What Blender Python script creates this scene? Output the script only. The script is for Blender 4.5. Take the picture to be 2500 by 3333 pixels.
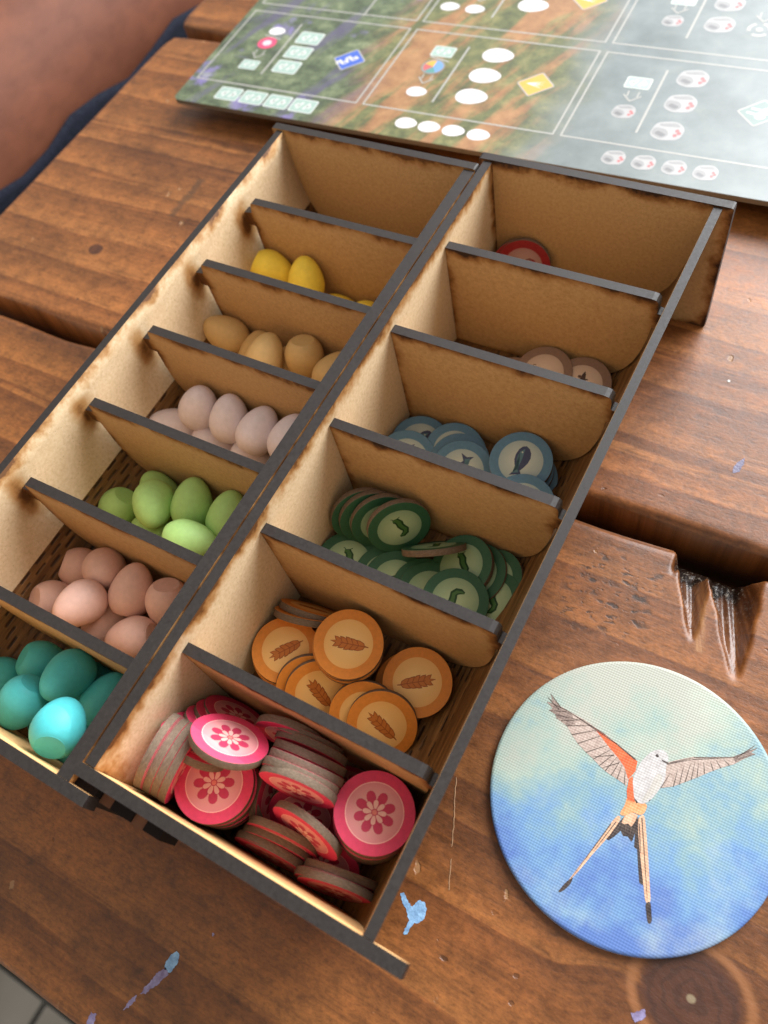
import bpy, bmesh, math, random
from mathutils import Vector, Matrix
random.seed(11)
for o in list(bpy.data.objects):
    bpy.data.objects.remove(o, do_unlink=True)
SC = bpy.context.scene
COL = SC.collection
MM = 0.001

# ------------------------------------------------------------------ camera
cd = bpy.data.cameras.new('camera')
cam = bpy.data.objects.new('camera', cd)
COL.objects.link(cam)
cd.sensor_fit = 'VERTICAL'
cd.sensor_height = 24.0
cd.lens = 24.0 * 2622.367 / 3333.0
cd.clip_start = 0.01
cd.clip_end = 20.0
_r = Vector((0.867073, 0.470349, -0.164183)); _u = Vector((-0.341879, 0.801502, 0.490625)); _b = Vector((0.362358, -0.369277, 0.855764))
cam.matrix_world = Matrix(((_r.x, _u.x, _b.x, 103.721 * MM), (_r.y, _u.y, _b.y, 30.139 * MM),
                           (_r.z, _u.z, _b.z, 224.359 * MM), (0, 0, 0, 1)))
cd.dof.use_dof = True
cd.dof.focus_distance = 0.222
cd.dof.aperture_fstop = 9.5
SC.camera = cam
SC.render.resolution_x = 768
SC.render.resolution_y = 1024

# ------------------------------------------------------------------ room light and window
W = bpy.data.worlds.new('World')
SC.world = W
W.use_nodes = True
bg = W.node_tree.nodes['Background']
bg.inputs['Color'].default_value = (1.0, 0.945, 0.87, 1)
bg.inputs['Strength'].default_value = 0.57

def aim(o, target):
    d = Vector(target) - o.location
    o.rotation_euler = d.to_track_quat('-Z', 'Y').to_euler()

def area(name, loc, target, sx, sy, power, color):
    l = bpy.data.lights.new(name, 'AREA')
    l.shape = 'RECTANGLE'; l.size = sx; l.size_y = sy; l.energy = power; l.color = color
    o = bpy.data.objects.new(name, l); COL.objects.link(o)
    o.location = loc; aim(o, target)
    return o
area('window_light', (0.62, 1.62, 1.08), (0.03, 0.16, 0.02), 1.75, 1.45, 104.0, (0.95, 0.97, 1.0))
# low ray of sun that slips through and only reaches the front of the trays
sl = bpy.data.lights.new('sun_ray', 'SPOT')
sl.energy = 140.0; sl.color = (1.0, 0.95, 0.86); sl.spot_size = math.radians(6.4); sl.spot_blend = 0.12
sl.shadow_soft_size = 0.008
so = bpy.data.objects.new('sun_ray', sl); COL.objects.link(so)
so.location = (-0.02, 1.95, 0.366); aim(so, (0.006, 0.020, 0.0475)); so.scale = (1.0, 0.085, 1.0)

vs = SC.view_settings
vs.view_transform = 'Standard'
vs.look = 'None'
vs.exposure = 0.05
vs.gamma = 1.0
vs.use_curve_mapping = False
SC.render.engine = 'CYCLES'

# ------------------------------------------------------------------ helpers
def tag(o, label=None, cat=None, group=None, kind=None):
    if label: o['label'] = label
    if cat: o['category'] = cat
    if group: o['group'] = group
    if kind: o['kind'] = kind
    return o

def empty(name, loc=(0, 0, 0), rz=0.0, parent=None):
    o = bpy.data.objects.new(name, None)
    COL.objects.link(o)
    o.empty_display_size = 0.01
    o.location = Vector(loc) * MM
    o.rotation_euler = (0, 0, rz)
    o.parent = parent
    return o

def mesh(name, verts, faces, mats=(), mi=None, smooth=False, uv=None):
    me = bpy.data.meshes.new(name)
    me.from_pydata([(v[0] * MM, v[1] * MM, v[2] * MM) for v in verts], [], faces)
    for m in mats: me.materials.append(m)
    if mi:
        for p, k in zip(me.polygons, mi): p.material_index = k
    if smooth:
        for p in me.polygons: p.use_smooth = True
    if uv is not None:
        l = me.uv_layers.new(name='UVMap')
        for lp in me.loops: l.data[lp.index].uv = uv[lp.vertex_index]
    me.update()
    return me

def obj(name, me, parent=None):
    o = bpy.data.objects.new(name, me)
    COL.objects.link(o)
    o.parent = parent
    return o

def prism(outline, org, U, V, N, t):
    """plate: 2-D outline (u,v) in mm, extruded along N by t -> verts, faces, mi (0 face, 1 edge), uv"""
    org = Vector(org); U = Vector(U); V = Vector(V); N = Vector(N)
    n = len(outline)
    vs_, uv = [], []
    for k in (0, t):
        for (a, b) in outline:
            vs_.append(tuple(org + U * a + V * b + N * k)); uv.append((a * .01, b * .01))
    f = [list(range(n))[::-1], list(range(n, 2 * n))]
    mi = [0, 0]
    if U.cross(V).dot(N) < 0:
        f = [q[::-1] for q in f]
    # separate verts for the sides so that the burnt edge has sharp normals
    base = len(vs_)
    vs_ += vs_[:2 * n]; uv += uv[:2 * n]
    for i in range(n):
        j = (i + 1) % n
        q = [base + i, base + j, base + n + j, base + n + i]
        if U.cross(V).dot(N) < 0: q = q[::-1]
        f.append(q); mi.append(1)
    return vs_, f, mi, uv

def rounded(pts, radii, seg=5):
    """round the corners of a closed 2-D outline"""
    out = []
    n = len(pts)
    for i in range(n):
        p = Vector((pts[i][0], pts[i][1])); r = radii[i] if isinstance(radii, (list, tuple)) else radii
        if r <= 0:
            out.append((p.x, p.y)); continue
        a = Vector((pts[i - 1][0], pts[i - 1][1])) - p; b = Vector((pts[(i + 1) % n][0], pts[(i + 1) % n][1])) - p
        ra = min(r, a.length * .48); rb = min(r, b.length * .48)
        A = p + a.normalized() * ra; B = p + b.normalized() * rb
        for k in range(seg + 1):
            s = k / seg
            q = A * (1 - s) ** 2 + p * 2 * s * (1 - s) + B * s * s
            out.append((q.x, q.y))
    return out

def flat(name, outline, mat, parent, z=0.0, loc=(0, 0)):
    """thin flat print: one polygon"""
    vs_ = [(x + loc[0], y + loc[1], z) for x, y in outline]
    a = sum(outline[i - 1][0] * outline[i][1] - outline[i][0] * outline[i - 1][1] for i in range(len(outline)))
    idx = list(range(len(vs_)))
    if a < 0: idx.reverse()
    return obj(name, mesh(name, vs_, [idx], [mat]), parent)

def ellipse(rx, ry, n=28, cx=0, cy=0, egg=0.0, rot=0.0):
    o = []
    for i in range(n):
        t = 2 * math.pi * i / n
        x = rx * math.cos(t); y = ry * math.sin(t) * (1 - egg * math.cos(t))
        o.append((cx + x * math.cos(rot) - y * math.sin(rot), cy + x * math.sin(rot) + y * math.cos(rot)))
    return o

def strip(p, q, w):
    p = Vector(p); q = Vector(q); d = (q - p).normalized(); n = Vector((-d.y, d.x)) * w * .5
    return [tuple(p - n), tuple(q - n), tuple(q + n), tuple(p + n)]

# ------------------------------------------------------------------ node helpers
class NT:
    def __init__(self, name, rough=.5, spec=.5):
        self.m = bpy.data.materials.new(name)
        self.m.use_nodes = True
        self.t = self.m.node_tree
        self.b = self.t.nodes['Principled BSDF']
        self.b.inputs['Roughness'].default_value = rough
        self.b.inputs['Specular IOR Level'].default_value = spec
    def put(self, sock, v):
        if isinstance(v, bpy.types.NodeSocket): self.t.links.new(v, sock)
        elif isinstance(v, (tuple, list)) and sock.type == 'RGBA' and len(v) == 3: sock.default_value = (*v, 1)
        else: sock.default_value = v
    def math(self, op, a, b=0.0, c=None, clamp=False):
        n = self.t.nodes.new('ShaderNodeMath'); n.operation = op; n.use_clamp = clamp
        self.put(n.inputs[0], a); self.put(n.inputs[1], b)
        if c is not None: self.put(n.inputs[2], c)
        return n.outputs[0]
    def obj(self, scale=(1, 1, 1), loc=(0, 0, 0), rot=(0, 0, 0)):
        """object coordinates in millimetres times scale"""
        c = self.t.nodes.new('ShaderNodeTexCoord')
        m = self.t.nodes.new('ShaderNodeMapping')
        m.inputs['Scale'].default_value = [s / MM for s in scale]
        m.inputs['Location'].default_value = loc
        m.inputs['Rotation'].default_value = rot
        self.t.links.new(c.outputs['Object'], m.inputs['Vector'])
        return m.outputs[0]
    def world(self, scale=(1, 1, 1), loc=(0, 0, 0)):
        c = self.t.nodes.new('ShaderNodeNewGeometry')
        m = self.t.nodes.new('ShaderNodeMapping')
        m.inputs['Scale'].default_value = [s / MM for s in scale]
        m.inputs['Location'].default_value = loc
        self.t.links.new(c.outputs['Position'], m.inputs['Vector'])
        return m.outputs[0]
    def uv(self):
        c = self.t.nodes.new('ShaderNodeTexCoord')
        return c.outputs['UV']
    def sep(self, v):
        n = self.t.nodes.new('ShaderNodeSeparateXYZ'); self.put(n.inputs[0], v); return n.outputs
    def comb(self, x, y, z=0.0):
        n = self.t.nodes.new('ShaderNodeCombineXYZ')
        for s, v in zip(n.inputs, (x, y, z)): self.put(s, v)
        return n.outputs[0]
    def noise(self, v, scale=1.0, detail=4, rough=.55, dist=0.0):
        n = self.t.nodes.new('ShaderNodeTexNoise')
        self.put(n.inputs['Vector'], v)
        n.inputs['Scale'].default_value = scale; n.inputs['Detail'].default_value = detail
        n.inputs['Roughness'].default_value = rough; n.inputs['Distortion'].default_value = dist
        return n.outputs[0]
    def voro(self, v, scale=1.0, feat='F1', out='Distance', rnd=1.0):
        n = self.t.nodes.new('ShaderNodeTexVoronoi'); n.feature = feat
        self.put(n.inputs['Vector'], v); n.inputs['Scale'].default_value = scale
        n.inputs['Randomness'].default_value = rnd
        return n.outputs[out]
    def ramp(self, f, stops, interp='LINEAR'):
        n = self.t.nodes.new('ShaderNodeValToRGB'); n.color_ramp.interpolation = interp
        e = n.color_ramp.elements
        while len(e) < len(stops): e.new(.5)
        for k, (p, c) in zip(e, stops):
            k.position = p; k.color = (*c, 1) if len(c) == 3 else c
        self.put(n.inputs[0], f)
        return n.outputs[0]
    def rng(self, v, a, b, c=0.0, d=1.0, smooth=True):
        n = self.t.nodes.new('ShaderNodeMapRange'); n.interpolation_type = 'SMOOTHSTEP' if smooth else 'LINEAR'
        for s, x in zip(n.inputs, (v, a, b, c, d)): self.put(s, x)
        return n.outputs[0]
    def mix(self, f, a, b, mode='MIX'):
        n = self.t.nodes.new('ShaderNodeMix'); n.data_type = 'RGBA'; n.blend_type = mode
        self.put(n.inputs[0], f); self.put(n.inputs[6], a); self.put(n.inputs[7], b)
        return n.outputs[2]
    def bump(self, h, strength=.3, dist=.2):
        n = self.t.nodes.new('ShaderNodeBump')
        n.inputs['Strength'].default_value = strength; n.inputs['Distance'].default_value = dist * MM
        self.put(n.inputs['Height'], h)
        self.t.links.new(n.outputs[0], self.b.inputs['Normal'])
    def attr(self, name):
        n = self.t.nodes.new('ShaderNodeAttribute'); n.attribute_name = name
        return n.outputs
    def set(self, **k):
        for a, v in k.items(): self.put(self.b.inputs[a.replace('_', ' ')], v)
        return self

def plain(name, col, rough=.5, spec=.5, var=.12, scale=.35):
    n = NT(name, rough, spec)
    f = n.noise(n.obj((scale,) * 3), 1.0, 4)
    lo = tuple(c * (1 - var) for c in col); hi = tuple(min(1, c * (1 + var)) for c in col)
    n.set(Base_Color=n.ramp(f, [(.3, lo), (.7, hi)]))
    return n.m
# ------------------------------------------------------------------ floor far below
n = NT('floor_tile', .45)
f = n.noise(n.world((.01, .01, .01)), 1.0, 5)
n.set(Base_Color=n.ramp(f, [(.3, (.155, .14, .115)), (.7, (.215, .195, .165))]))
TILE = n.m
GROUT = plain('floor_grout', (.040, .036, .030), .9)
FZ = -740
fl = obj('floor', mesh('floor', [(-1500, -1300, FZ), (900, -1300, FZ), (900, 1500, FZ), (-1500, 1500, FZ)], [(0, 1, 2, 3)], [GROUT]))
tag(fl, kind='structure')
tw = 148
tv, tf, _, _ = prism(rounded([(3.6, 3.6), (tw - 3.6, 3.6), (tw - 3.6, tw - 3.6), (3.6, tw - 3.6)], 2.0, 2), (0, 0, 0), (1, 0, 0), (0, 1, 0), (0, 0, 1), 3)
tme = mesh('tile', tv, tf, [TILE])
for i in range(-3, 4):
    for j in range(-3, 3):
        t = obj('tile', tme, fl)
        t.location = Vector((-356 + i * tw, -248 + j * tw, FZ + .5)) * MM

# ------------------------------------------------------------------ table
TROT = math.radians(1.0)
KNOTS = [(136.0, 42.0, 11.0), (-172.5, 193.0, 3.4), (-40.0, 262.0, 4.5), (30.0, -60.0, 6.0)]
def wood(name, seed, tint):
    n = NT(name, .42, .5)
    xyz = n.sep(n.world())
    x, y = xyz[0], xyz[1]
    warp = n.noise(n.comb(n.math('MULTIPLY', x, .004), n.math('MULTIPLY', y, .010), seed), 1.0, 2)
    y2 = n.math('ADD', y, n.math('MULTIPLY', n.math('SUBTRACT', warp, .5), 14.0))
    km = None
    for kx, ky, kr in KNOTS:
        dx = n.math('MULTIPLY', n.math('SUBTRACT', x, kx), .86)
        dy = n.math('SUBTRACT', y, ky)
        d = n.math('SQRT', n.math('ADD', n.math('MULTIPLY', dx, dx), n.math('MULTIPLY', dy, dy)))
        w = n.rng(d, kr * 2.6, kr * .3)
        y2 = n.math('ADD', y2, n.math('MULTIPLY', w, n.math('MULTIPLY', d, -.7)))
        k = n.rng(d, kr, kr * .78)
        km = k if km is None else n.math('MAXIMUM', km, k)
        if kr > 8:
            ringd = n.math('ADD', d, n.math('MULTIPLY', n.noise(n.world((.14, .14, .14)), 1.0, 4), 9.0))
            core = n.rng(d, 1.15, .6)
            ring = n.rng(n.math('ABSOLUTE', n.math('SUBTRACT', d, kr * 1.05)), 1.6, .2)
            rings = n.math('SINE', n.math('MULTIPLY', ringd, 2.1))
    grain = n.noise(n.comb(n.math('MULTIPLY', x, .0022), n.math('MULTIPLY', y2, .075), seed + 3), 1.0, 5, .62)
    fine = n.noise(n.comb(n.math('MULTIPLY', x, .018), n.math('MULTIPLY', y2, .75), seed + 5), 1.0, 4, .7)
    blot = n.noise(n.comb(n.math('MULTIPLY', x, .012), n.math('MULTIPLY', y, .022), seed + 9), 1.0, 6, .64)
    gr = n.math('ADD', n.math('MULTIPLY', y2, .058), n.math('MULTIPLY', grain, 2.6))
    saw = n.math('FRACT', n.math('ADD', gr, 30.0))
    c = n.ramp(saw, [(.0, (.165, .060, .018)), (.08, (.32, .138, .046)), (.42, (.25, .100, .031)), (.75, (.165, .062, .019)), (.93, (.092, .033, .010)), (1.0, (.155, .056, .017))])
    c = n.mix(.45, c, n.ramp(grain, [(.3, (.13, .044, .013)), (.5, (.215, .080, .024)), (.7, (.31, .130, .042))]))
    c = n.mix(1.0, c, n.ramp(fine, [(.28, (.74, .72, .70)), (.46, (1, 1, 1)), (.72, (1.18, 1.17, 1.15))]), 'MULTIPLY')
    c = n.mix(1.0, c, n.ramp(blot, [(.30, (.52, .48, .46)), (.5, (1, 1, 1)), (.70, (1.36, 1.32, 1.28))]), 'MULTIPLY')
    mot = n.noise(n.comb(n.math('MULTIPLY', x, .16), n.math('MULTIPLY', y, .22), seed + 11), 1.0, 5, .68)
    c = n.mix(1.0, c, n.ramp(mot, [(.28, (.55, .52, .50)), (.48, (.95, .95, .95)), (.72, (1.30, 1.28, 1.25))]), 'MULTIPLY')
    grit = n.noise(n.comb(n.math('MULTIPLY', x, .55), n.math('MULTIPLY', y, 1.1), seed), 1.0, 3, .75)
    c = n.mix(1.0, c, n.ramp(grit, [(.30, (.66, .64, .62)), (.5, (1, 1, 1)), (.70, (1.25, 1.24, 1.22))]), 'MULTIPLY')
    c = n.mix(1.0, c, (*tint, 1), 'MULTIPLY')
    c = n.mix(n.math('MULTIPLY', km, .88), c, (.062, .019, .009, 1))
    c = n.mix(n.math('MULTIPLY', n.math('MULTIPLY', km, n.rng(rings, .0, .9)), .38), c, (.022, .008, .005, 1))
    c = n.mix(n.math('MULTIPLY', ring, .7), c, (.30, .12, .042, 1))
    c = n.mix(n.math('MULTIPLY', core, .8), c, (.26, .20, .12, 1))
    # small light chips and dark pits of wear
    vp = n.comb(n.math('MULTIPLY', n.math('ADD', x, n.math('MULTIPLY', y, .3)), .085), n.math('MULTIPLY', y, .055), seed)
    cw = n.noise(n.comb(n.math('MULTIPLY', x, .5), n.math('MULTIPLY', y, .5), seed), 1.0, 3)
    chip = n.math('ADD', n.voro(vp), n.math('MULTIPLY', n.math('SUBTRACT', cw, .5), .22))
    area_ = n.rng(n.noise(n.comb(n.math('MULTIPLY', x, .012), n.math('MULTIPLY', y, .014), seed + 20), 1.0, 2), .38, .52)
    chipm = n.math('MULTIPLY', n.rng(chip, .085, .04), area_)
    c = n.mix(n.math('MULTIPLY', chipm, .5), c, (.46, .27, .13, 1))
    vq = n.comb(n.math('MULTIPLY', x, .11), n.math('MULTIPLY', y, .17), seed + 40)
    pit = n.rng(n.math('ADD', n.voro(vq), n.math('MULTIPLY', n.math('SUBTRACT', cw, .5), .3)), .11, .04)
    pitm = n.math('MULTIPLY', pit, n.rng(blot, .5, .62))
    c = n.mix(n.math('MULTIPLY', pitm, .6), c, (.03, .014, .008, 1))
    # patch of dark dents next to the right tray
    bx = n.math('MULTIPLY', n.rng(x, 66.0, 76.0), n.rng(x, 101.0, 92.0))
    by = n.math('MULTIPLY', n.rng(n.math('SUBTRACT', y, n.math('MULTIPLY', x, .12)), 102.0, 111.0), n.rng(n.math('SUBTRACT', y, n.math('MULTIPLY', x, .12)), 138.0, 128.0))
    row = n.math('ABSOLUTE', n.math('SINE', n.math('MULTIPLY', n.math('SUBTRACT', y, n.math('MULTIPLY', x, .22)), .78)))
    dn = n.noise(n.comb(n.math('MULTIPLY', x, .26), n.math('MULTIPLY', y, .40), seed), 1.0, 4)
    dent = n.math('MULTIPLY', n.math('MULTIPLY', bx, by), n.math('MULTIPLY', n.rng(row, .2, .8), n.rng(dn, .50, .62)))
    c = n.mix(n.math('MULTIPLY', dent, .85), c, (.016, .010, .008, 1))
    # long smear on the far plank
    sx = n.math('ADD', n.math('SUBTRACT', x, -151.0), n.math('MULTIPLY', n.math('SUBTRACT', cw, .5), 5.0))
    sm = n.math('MULTIPLY', n.rng(n.math('ABSOLUTE', sx), 2.6, .8), n.rng(n.math('ABSOLUTE', n.math('SUBTRACT', y, 234.0)), 14.0, 11.0))
    c = n.mix(n.math('MULTIPLY', sm, .6), c, (.045, .026, .014, 1))
    # raw torn wood of the gouges
    raw = n.attr('raw')['Fac']
    tear = n.noise(n.comb(n.math('ADD', n.math('MULTIPLY', x, .75), n.math('MULTIPLY', y, .30)), n.math('MULTIPLY', y, .05), 3.0), 1.0, 3)
    c = n.mix(n.math('MULTIPLY', raw, .8), c, n.ramp(tear, [(.3, (.040, .013, .006)), (.5, (.105, .036, .013)), (.72, (.26, .105, .038))]))
    spk = n.rng(n.noise(n.world((.9, .9, .9)), 1.0, 3, .7), .54, .68)
    c = n.mix(n.attr('tar')['Fac'], c, n.mix(n.math('MULTIPLY', spk, .8), (.010, .007, .006, 1), (.34, .30, .25, 1)))
    c = n.mix(n.math('MULTIPLY', n.attr('pale')['Fac'], .8), c, n.ramp(tear, [(.3, (.22, .085, .03)), (.65, (.52, .27, .11))]))
    n.set(Base_Color=c)
    r = n.math('ADD', .30, n.math('MULTIPLY', mot, .22))
    n.set(Roughness=n.math('SUBTRACT', r, n.math('MULTIPLY', raw, .16)))
    h = n.math('ADD', n.math('ADD', n.math('MULTIPLY', fine, .3), n.math('MULTIPLY', grit, .35)), n.math('MULTIPLY', mot, .7))
    h = n.math('SUBTRACT', h, n.math('MULTIPLY', n.math('ADD', chipm, n.math('ADD', pitm, n.math('MULTIPLY', dent, .2))), 1.3))
    h = n.math('ADD', h, n.math('MULTIPLY', n.math('MULTIPLY', raw, tear), .6))
    n.bump(h, .5, .32)
    return n.m

table = empty('table', (0, 150, 0))
tag(table, 'worn brown wooden plank table with chips, knots and paint marks under the trays', 'table')

def gouge(x, y):
    """depth of the two torn notches at the plank's far edge"""
    def wedge(tx, ty, bx, by, w0, w1, dep):
        # tip (tx,ty), mouth centre (bx,by)
        ax, ay = bx - tx, by - ty; L = math.hypot(ax, ay); ax /= L; ay /= L
        s = ((x - tx) * ax + (y - ty) * ay) / L; c = (x - tx) * (-ay) + (y - ty) * ax
        if s < 0: return 0
        w = w0 + (w1 - w0) * min(s, 1.25) ** .8
        w *= 1 + .05 * math.sin(y * .55)
        if abs(c) > w: return 0
        u = 1 - abs(c) / w
        side = min(1, u * (3.2 if c > 0 else 1.25))
        return dep * min(1, s * 1.15) * side + (.35 * math.sin(c * 2.1 + tx) * min(1, u * 3) * min(1, s * 2) if u > .05 else 0)
    a = wedge(109, 123.5, 101, 152, .6, 5.6, 9.5)
    b = wedge(122.6, 117.3, 113, 152, .8, 8.2, 11.0)
    def ss(e0, e1, v):
        q = max(0.0, min(1.0, (v - e0) / (e1 - e0))); return q * q * (3 - 2 * q)
    wob = 1.1 * math.sin(x * .9) + .6 * math.sin(x * 2.3)
    rec = ss(96.2, 99.2, x) * ss(119.0, 114.5, x) * ss(141.5 + wob, 147.0 + wob, y) * 9.5
    lx, ly = 111.4 - 105.6, 121.5 - 144.0; L = math.hypot(lx, ly)
    s = ((x - 105.6) * lx + (y - 144.0) * ly) / L; dd = abs((x - 105.6) * ly - (y - 144.0) * lx) / L
    pale = max(0.0, 1 - dd / 1.5) if 0 < s < L else 0.0
    tarv = min(1.0, rec / 5.0) * .9 + (.35 * max(0.0, 1 - abs(y - 139 - wob) / 9) if max(a, b) > 2.5 else 0)
    return max(a, b, rec), min(1.0, tarv), min(1.0, pale * 1.6) * (1 if max(a, b, rec) < 5 else .3)

def frange(a, b, s):
    k = max(1, int(round((b - a) / s)))
    return [a + (b - a) * i / k for i in range(k + 1)]

def plank(x0, x1, y0, y1, mat, holes=False, th=28.0, rc=2.4, seed=0, endr=9.0):
    rnd = random.Random(seed)
    ph = [rnd.uniform(0, 6.28) for _ in range(6)]
    edge = [0, .5, 1.2, 2.2, 3.6, 5.2]
    xs = [x0 + e for e in edge] + frange(x0 + 12, x1 - 12, 9.0) + [x1 - e for e in edge[::-1]]
    ys = [y0 + e for e in edge] + frange(y0 + 10, y1 - 10, 6.0) + [y1 - e for e in edge[::-1]]
    if holes:
        xs = [x for x in xs if x < 86 or x > 132] + frange(86, 132, .6)
        ys = [y for y in ys if y < 112] + frange(112, y1 - 5.2, .7) + [y1 - e for e in edge[::-1]][1:]
        xs.sort(); ys.sort()
    def hgt(x, y):
        e = min(y - y0, y1 - y)
        e += .8 * math.sin(x * .05 + ph[0]) * math.exp(-e / 6)
        ex = min(x - x0, x1 - x)
        h = 0.0
        for d, r in ((e, rc), (ex, 4.0)):
            if d < r:
                q = 1 - max(d, 0) / r
                h -= r * (1 - math.sqrt(max(0, 1 - q * q))) * .8
        h += .05 * math.sin(y * .11 + ph[1] + .6 * math.sin(x * .01 + ph[2])) + .03 * math.sin(x * .023 + ph[3])
        return h - .09
    vs_, raw, tarl, palel = [], [], [], []
    for y in ys:
        for x in xs:
            g, tr_, pl_ = gouge(x, y) if holes else (0, 0, 0)
            tarl.append(tr_); palel.append(pl_)
            yy = y
            # the end of a plank is sawn with rounded corners
            xx = x
            d0 = x - x0
            if d0 < endr:
                for yc, sgn in ((y0, 1), (y1, -1)):
                    dd = (y - yc) * sgn
                    if dd < endr:
                        vx, vy = endr - d0, endr - dd; m = max(vx, vy); L = math.hypot(vx, vy)
                        if L > 0:
                            k = m / L
                            xx = x0 + endr - vx * k; yy = yc + sgn * (endr - vy * k)
            wob = .7 * math.sin(x * .031 + ph[4]) + .4 * math.sin(x * .11 + ph[5])
            if yy > y1 - 8: yy += wob * (1 - (y1 - yy) / 8)
            vs_.append((xx, yy, hgt(x, y) - g)); raw.append(min(1, g * .8))
    nx, ny = len(xs), len(ys)
    f = []
    for j in range(ny - 1):
        for i in range(nx - 1):
            a = j * nx + i
            f.append((a, a + 1, a + nx + 1, a + nx))
    # skirt
    loop = [i for i in range(nx)] + [j * nx + nx - 1 for j in range(1, ny)] + [(ny - 1) * nx + i for i in range(nx - 2, -1, -1)] + [j * nx for j in range(ny - 2, 0, -1)]
    b = len(vs_)
    for k in loop:
        v = vs_[k]; vs_.append((v[0], v[1], -th)); raw.append(0); tarl.append(0); palel.append(0)
    n_ = len(loop)
    for k in range(n_):
        f.append((loop[(k + 1) % n_], loop[k], b + k, b + (k + 1) % n_))
    f.append([b + k for k in range(n_)][::-1])
    me = mesh('plank', vs_, f, [mat], smooth=True)
    for an, dat in (('raw', raw), ('tar', tarl), ('pale', palel)):
        at = me.attributes.new(an, 'FLOAT', 'POINT')
        for k, v in enumerate(dat): at.data[k].value = v
    o = obj('plank', me, table)
    o.location = Vector((0, -150, 0)) * MM
    return o
table.rotation_euler = (0, 0, math.radians(.6))
WA = wood('table_wood_near', 2.0, (.86, .76, .56)); WB = wood('table_wood_far', 14.0, (.98, .90, .77)); WC = wood('table_wood_back', 27.0, (.9, .82, .68))
pa = plank(-238, 420, -35, 149.5, WA, holes=True, seed=1)
pb = plank(-237, 420, 157.5, 343, WB, seed=2)
pc = plank(-239, 420, 351, 540, WC, seed=3)
for y_ in (60, 250, 440):
    pass
rv, rf, rmi, ruv = prism([(-238, 118), (420, 118), (420, 190), (-238, 190)], (0, 0, -60), (1, 0, 0), (0, 1, 0), (0, 0, 1), 20)
ra = obj('gap_blocker', mesh('gap_blocker', rv, rf, [WA]), table); ra.location = Vector((0, -150, 0)) * MM  # added board that keeps the gap between the planks dark
bv, bf, bmi, buv = prism([(-150, -20), (-90, -20), (-90, 530), (-150, 530)], (0, 0, -95), (1, 0, 0), (0, 1, 0), (0, 0, 1), 33)
ba = obj('batten', mesh('batten', bv, bf, [WA]), table); ba.location = Vector((0, -150, 0)) * MM

# dried paint on the wood
def paintm(name, a, b):
    n = NT(name, .4, .5)
    f = n.noise(n.obj((.5, .5, .5)), 1.0, 4)
    n.set(Base_Color=n.ramp(f, [(.35, a), (.65, b)]))
    n.bump(n.noise(n.obj((1.5, 1.5, 1.5)), 1.0, 3), .5, .3)
    return n.m
PB = paintm('blue_paint', (.16, .30, .50), (.30, .52, .78)); PP = paintm('purple_paint', (.17, .13, .24), (.30, .27, .46)); PI = paintm('indigo_paint', (.10, .09, .16), (.17, .15, .24))
PW = paintm('white_paint', (.55, .5, .45), (.8, .78, .74))
def splat(pts, mat, parent, z=.28):
    # thin ragged film of dried paint
    rp = []
    for i in range(len(pts)):
        a = Vector(pts[i]); b = Vector(pts[(i + 1) % len(pts)]); k = max(2, int((b - a).length / .35)); nn = Vector((-(b - a).y, (b - a).x)).normalized()
        for q in range(k):
            p = a.lerp(b, q / k) + nn * random.uniform(-.16, .16); rp.append((p.x, p.y))
    vs_ = [(x, y, .012) for x, y in rp]
    a = sum(rp[i - 1][0] * rp[i][1] - rp[i][0] * rp[i - 1][1] for i in range(len(rp)))
    idx = list(range(len(rp)))
    if a < 0: idx.reverse()
    me = mesh('paint_mark', vs_, [idx], [mat])
    bm = bmesh.new(); bm.from_mesh(me); bmesh.ops.triangulate(bm, faces=bm.faces, ngon_method='EAR_CLIP'); bm.to_mesh(me); bm.free()
    return obj('paint_mark', me, parent)
splat([(19.2, -9.2), (20.4, -9.6), (21.0, -11.0), (20.9, -12.6), (20.4, -14.2), (19.4, -13.8), (18.6, -14.2), (17.9, -12.6), (18.4, -10.6)], PB, pa, .5)
splat([(18.7, -13.6), (19.6, -14.0), (20.2, -14.6), (19.6, -16.2), (19.2, -17.6), (18.2, -19.0), (17.4, -20.8), (16.2, -21.6), (16.4, -19.6), (17.0, -17.8), (17.3, -15.8)], PP, pa, .4)
splat([(15.4, -22.2), (15.9, -23.4), (15.2, -25.4), (14.2, -26.6), (14.4, -24.2)], PP, pa, .15)
splat([(7.0, -31.0), (8.5, -30.6), (9.2, -32.6), (8.2, -33.8), (7.2, -33.2)], PP, pa, .15)
splat([(69.8, 30.2), (71.2, 30.4), (72.6, 29.0), (73.0, 27.0), (72.2, 25.6), (71.0, 25.0), (70.8, 23.4), (70.4, 21.6), (69.7, 21.5), (69.6, 23.2), (69.8, 24.9), (68.9, 25.6), (68.0, 26.8), (66.4, 27.6), (64.9, 29.2), (65.6, 29.9), (67.3, 28.7), (68.9, 28.0)], PB, pa)
splat([(124.0, 31.6), (126.4, 33.8), (127.2, 32.4), (125.4, 30.2)], PP, pa, .15)
splat([(103.2, 181.0), (104.8, 182.2), (105.2, 185.4), (104.9, 187.6), (103.6, 185.6), (102.6, 183.2)], PI, pb, .2)
for x, y, r in ((136.7, 95.9, .45), (163.5, 58.0, .8), (150.0, 69.0, .5), (92, 215, .5), (112, 196, .4), (25.8, -1.5, .5)):
    pp = [(x + r * math.cos(t) * random.uniform(.7, 1.2), y + r * math.sin(t) * random.uniform(.7, 1.2)) for t in [k * 1.05 for k in range(6)]]
    splat(pp, PW if x != 25.8 else PP, pb if y > 155 else pa, .25)
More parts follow.
